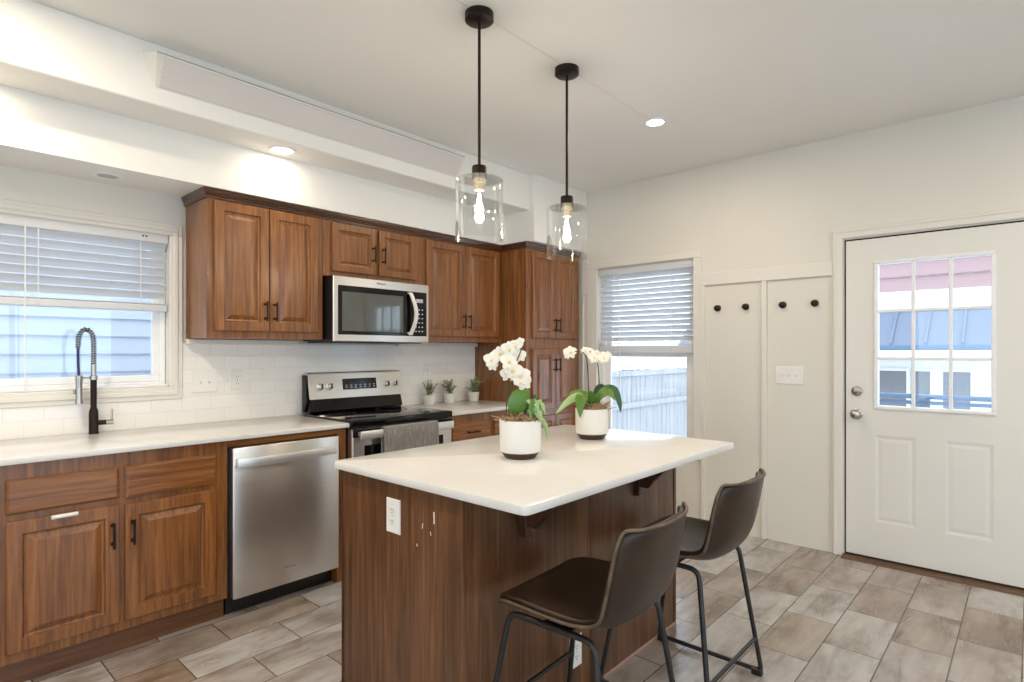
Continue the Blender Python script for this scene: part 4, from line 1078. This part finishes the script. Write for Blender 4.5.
# ------------------------------------------------------------------ pendants
def pendant(x, y, label):
    t = thing('pendant_light', label, 'pendant lamp', (x, y, H), 'pendant lights over the island')
    c = (x, y, 0)
    b = MB(); b.lathe([(0, H - .0002), (.060, H - .0002), (.060, H - .030), (.055, H - .034), (0, H - .034)], c, 40); b.build('ceiling_canopy', M['bronze'], t, smooth=40)
    b = MB(); b.tube([(x, y, H - .033), (x, y, 2.09)], .0065, 12); b.build('rod', M['bronze'], t, smooth=60)
    b = MB(); b.lathe([(0, 2.098), (.029, 2.098), (.031, 2.094), (.031, 2.046), (0, 2.046)], c, 28); b.build('socket_cap', M['bronze'], t, smooth=40)
    b = MB(); b.lathe([(0, 2.0455), (.026, 2.0455), (.026, 2.026), (.021, 2.024), (.021, 1.998), (0, 1.998)], c, 24); b.build('socket', M['brass'], t, smooth=40)
    # clear glass cylinder, closed on top round the socket, open below
    b = MB(); ro, ri, zt, zb = .100, .0965, 2.044, 1.793
    b.lathe([(.030, zt), (ro - .006, zt), (ro, zt - .006), (ro, zb), (ri, zb), (ri, zt - .008), (ri - .004, zt - .0035), (.030, zt - .0035)], c, 56, cap0=False, cap1=False); b.build('glass_shade', M['shade_glass'], t, smooth=35)
    b = MB(); b.lathe([(.013, 1.997), (.015, 1.985), (.022, 1.965), (.030, 1.935), (.0315, 1.915), (.026, 1.890), (.014, 1.874), (.004, 1.869), (0, 1.8688)], c, 28, cap0=False, cap1=False); bu = b.build('bulb', M['shade_glass'], t, smooth=60)
    b = MB()
    for k in range(6):
        a = 2 * PI * k / 6; p0 = Vector((x + .004 * math.cos(a), y + .004 * math.sin(a), 1.985)); p1 = Vector((x + .012 * math.cos(a + .4), y + .012 * math.sin(a + .4), 1.905))
        b.tube([p0, p1], .0016, 6)
    b.build('filament', M['filament'], bu)
    l = bpy.data.lights.new('bulb_light', 'POINT'); l.energy = 7; l.color = (1, .84, .62); l.shadow_soft_size = .02
    lo = bpy.data.objects.new('bulb_light', l); COL.objects.link(lo); lo.parent = t; lo.location = (0, 0, 1.93 - H)
    return t
pendant(-2.545, -1.863, 'nearer glass cylinder pendant lamp over the island, left one')
pendant(-1.922, -1.853, 'farther glass cylinder pendant lamp over the island, right one')

# ------------------------------------------------------------------ recessed lamps
def can(x, y, z, label, on=True, r=.052, watts=None, group=None):
    t = thing('recessed_light', label, 'ceiling lamp', (x, y, z), group)
    b = MB(); b.lathe([(r, z - .0003), (r + .022, z - .0003), (r + .020, z - .005), (r + .002, z - .006), (r, z - .002)], (x, y, 0), 36, cap0=False, cap1=False); b.build('trim_ring', M['trim_white'], t, smooth=40)
    b = MB(); b.lathe([(0, z - .0006), (r - .0005, z - .0006), (r - .0005, z - .0022), (0, z - .0026)], (x, y, 0), 36, cap0=False, cap1=False); b.build('lens', M['lamp_on'] if on else M['lens_off'], t)
    if on:
        l = bpy.data.lights.new('lamp_beam', 'AREA'); l.shape = 'DISK'; l.size = r * 2; l.energy = CAN_W if watts is None else watts; l.color = CAN_COL
        lo = bpy.data.objects.new('lamp_beam', l); COL.objects.link(lo); lo.parent = t; lo.location = (0, 0, -.008)
    return t
can(-1.020, -1.856, H, 'small lit recessed ceiling light right of the pendants')
can(-2.700, -.462, UZ, 'lit recessed light in the soffit above the wall cabinets', watts=1.5)
can(-4.05, -.462, UZ, 'lit recessed light in the soffit at the left, above the sink window', watts=3)
can(-3.455, -.165, SZ, 'unlit recessed light in the low soffit over the sink window', on=False, r=.045)
can(-4.15, -1.10, H, 'added unseen recessed fill lamp above the aisle left of the picture', watts=18)  # unseen lamp, added to brighten and warm the floor by the cabinets
for x, y in ((-4.2, -1.9), (-2.6, -3.6), (-1.2, -4.2), (-4.4, -4.6), (-2.6, -5.4), (-1.0, -5.4), (-5.6, -3.2)):  # unseen lamps, added to bring the room up to brightness
    can(x, y, H, 'added unseen recessed fill lamp behind the camera', group='added fill lamps behind the camera')

# long box on the upper soffit
t = thing('soffit_panel_box', 'long white rectangular panel box mounted along the upper soffit', 'panel box', (-2.4, -.62, 2.6))
b = MB(); b.rings([[(-3.425, -.6005, 2.676), (-3.372, -.6005, 2.534), (-3.388, -.672, 2.664)], [(-1.50, -.6005, 2.676), (-1.50, -.6005, 2.534), (-1.50, -.672, 2.664)]])
b.build('housing', M['trim'], t)
MB().box(-3.385, -1.505, -.674, -.668, 2.6645, 2.6675).build('top_gap_shade', M['print_grey'], t)  # solid dark strip, its colour stands in for the shade in the gap
nv = Vector((0, -(2.664 - 2.534), -(.672 - .6005))).normalized()
def wf(u, v, d):   # u along x, v 0..1 up the tilted face
    p = Vector((u, -.6005 - .0715 * v, 2.534 + .130 * v)) + nv * d; return tuple(p)
b = MB(); b.rect_loops(-3.362, -1.52, .05, .95, wf, [(0, .0004), (0, .004), ((.004, .03), .006), ((.005, .035), .006)]); fp = b.build('front_cover', paint('pinkish_grey_cover', (.66, .63, .61), .4), t)
b = MB()
for v in (.35, .62): b.prism([(-3.352 + .0022 * math.cos(a), v + .016 * math.sin(a)) for a in [2 * PI * i / 8 for i in range(8)]], wf, .0062, .0072)
b.build('screws', M['print_grey'], fp)
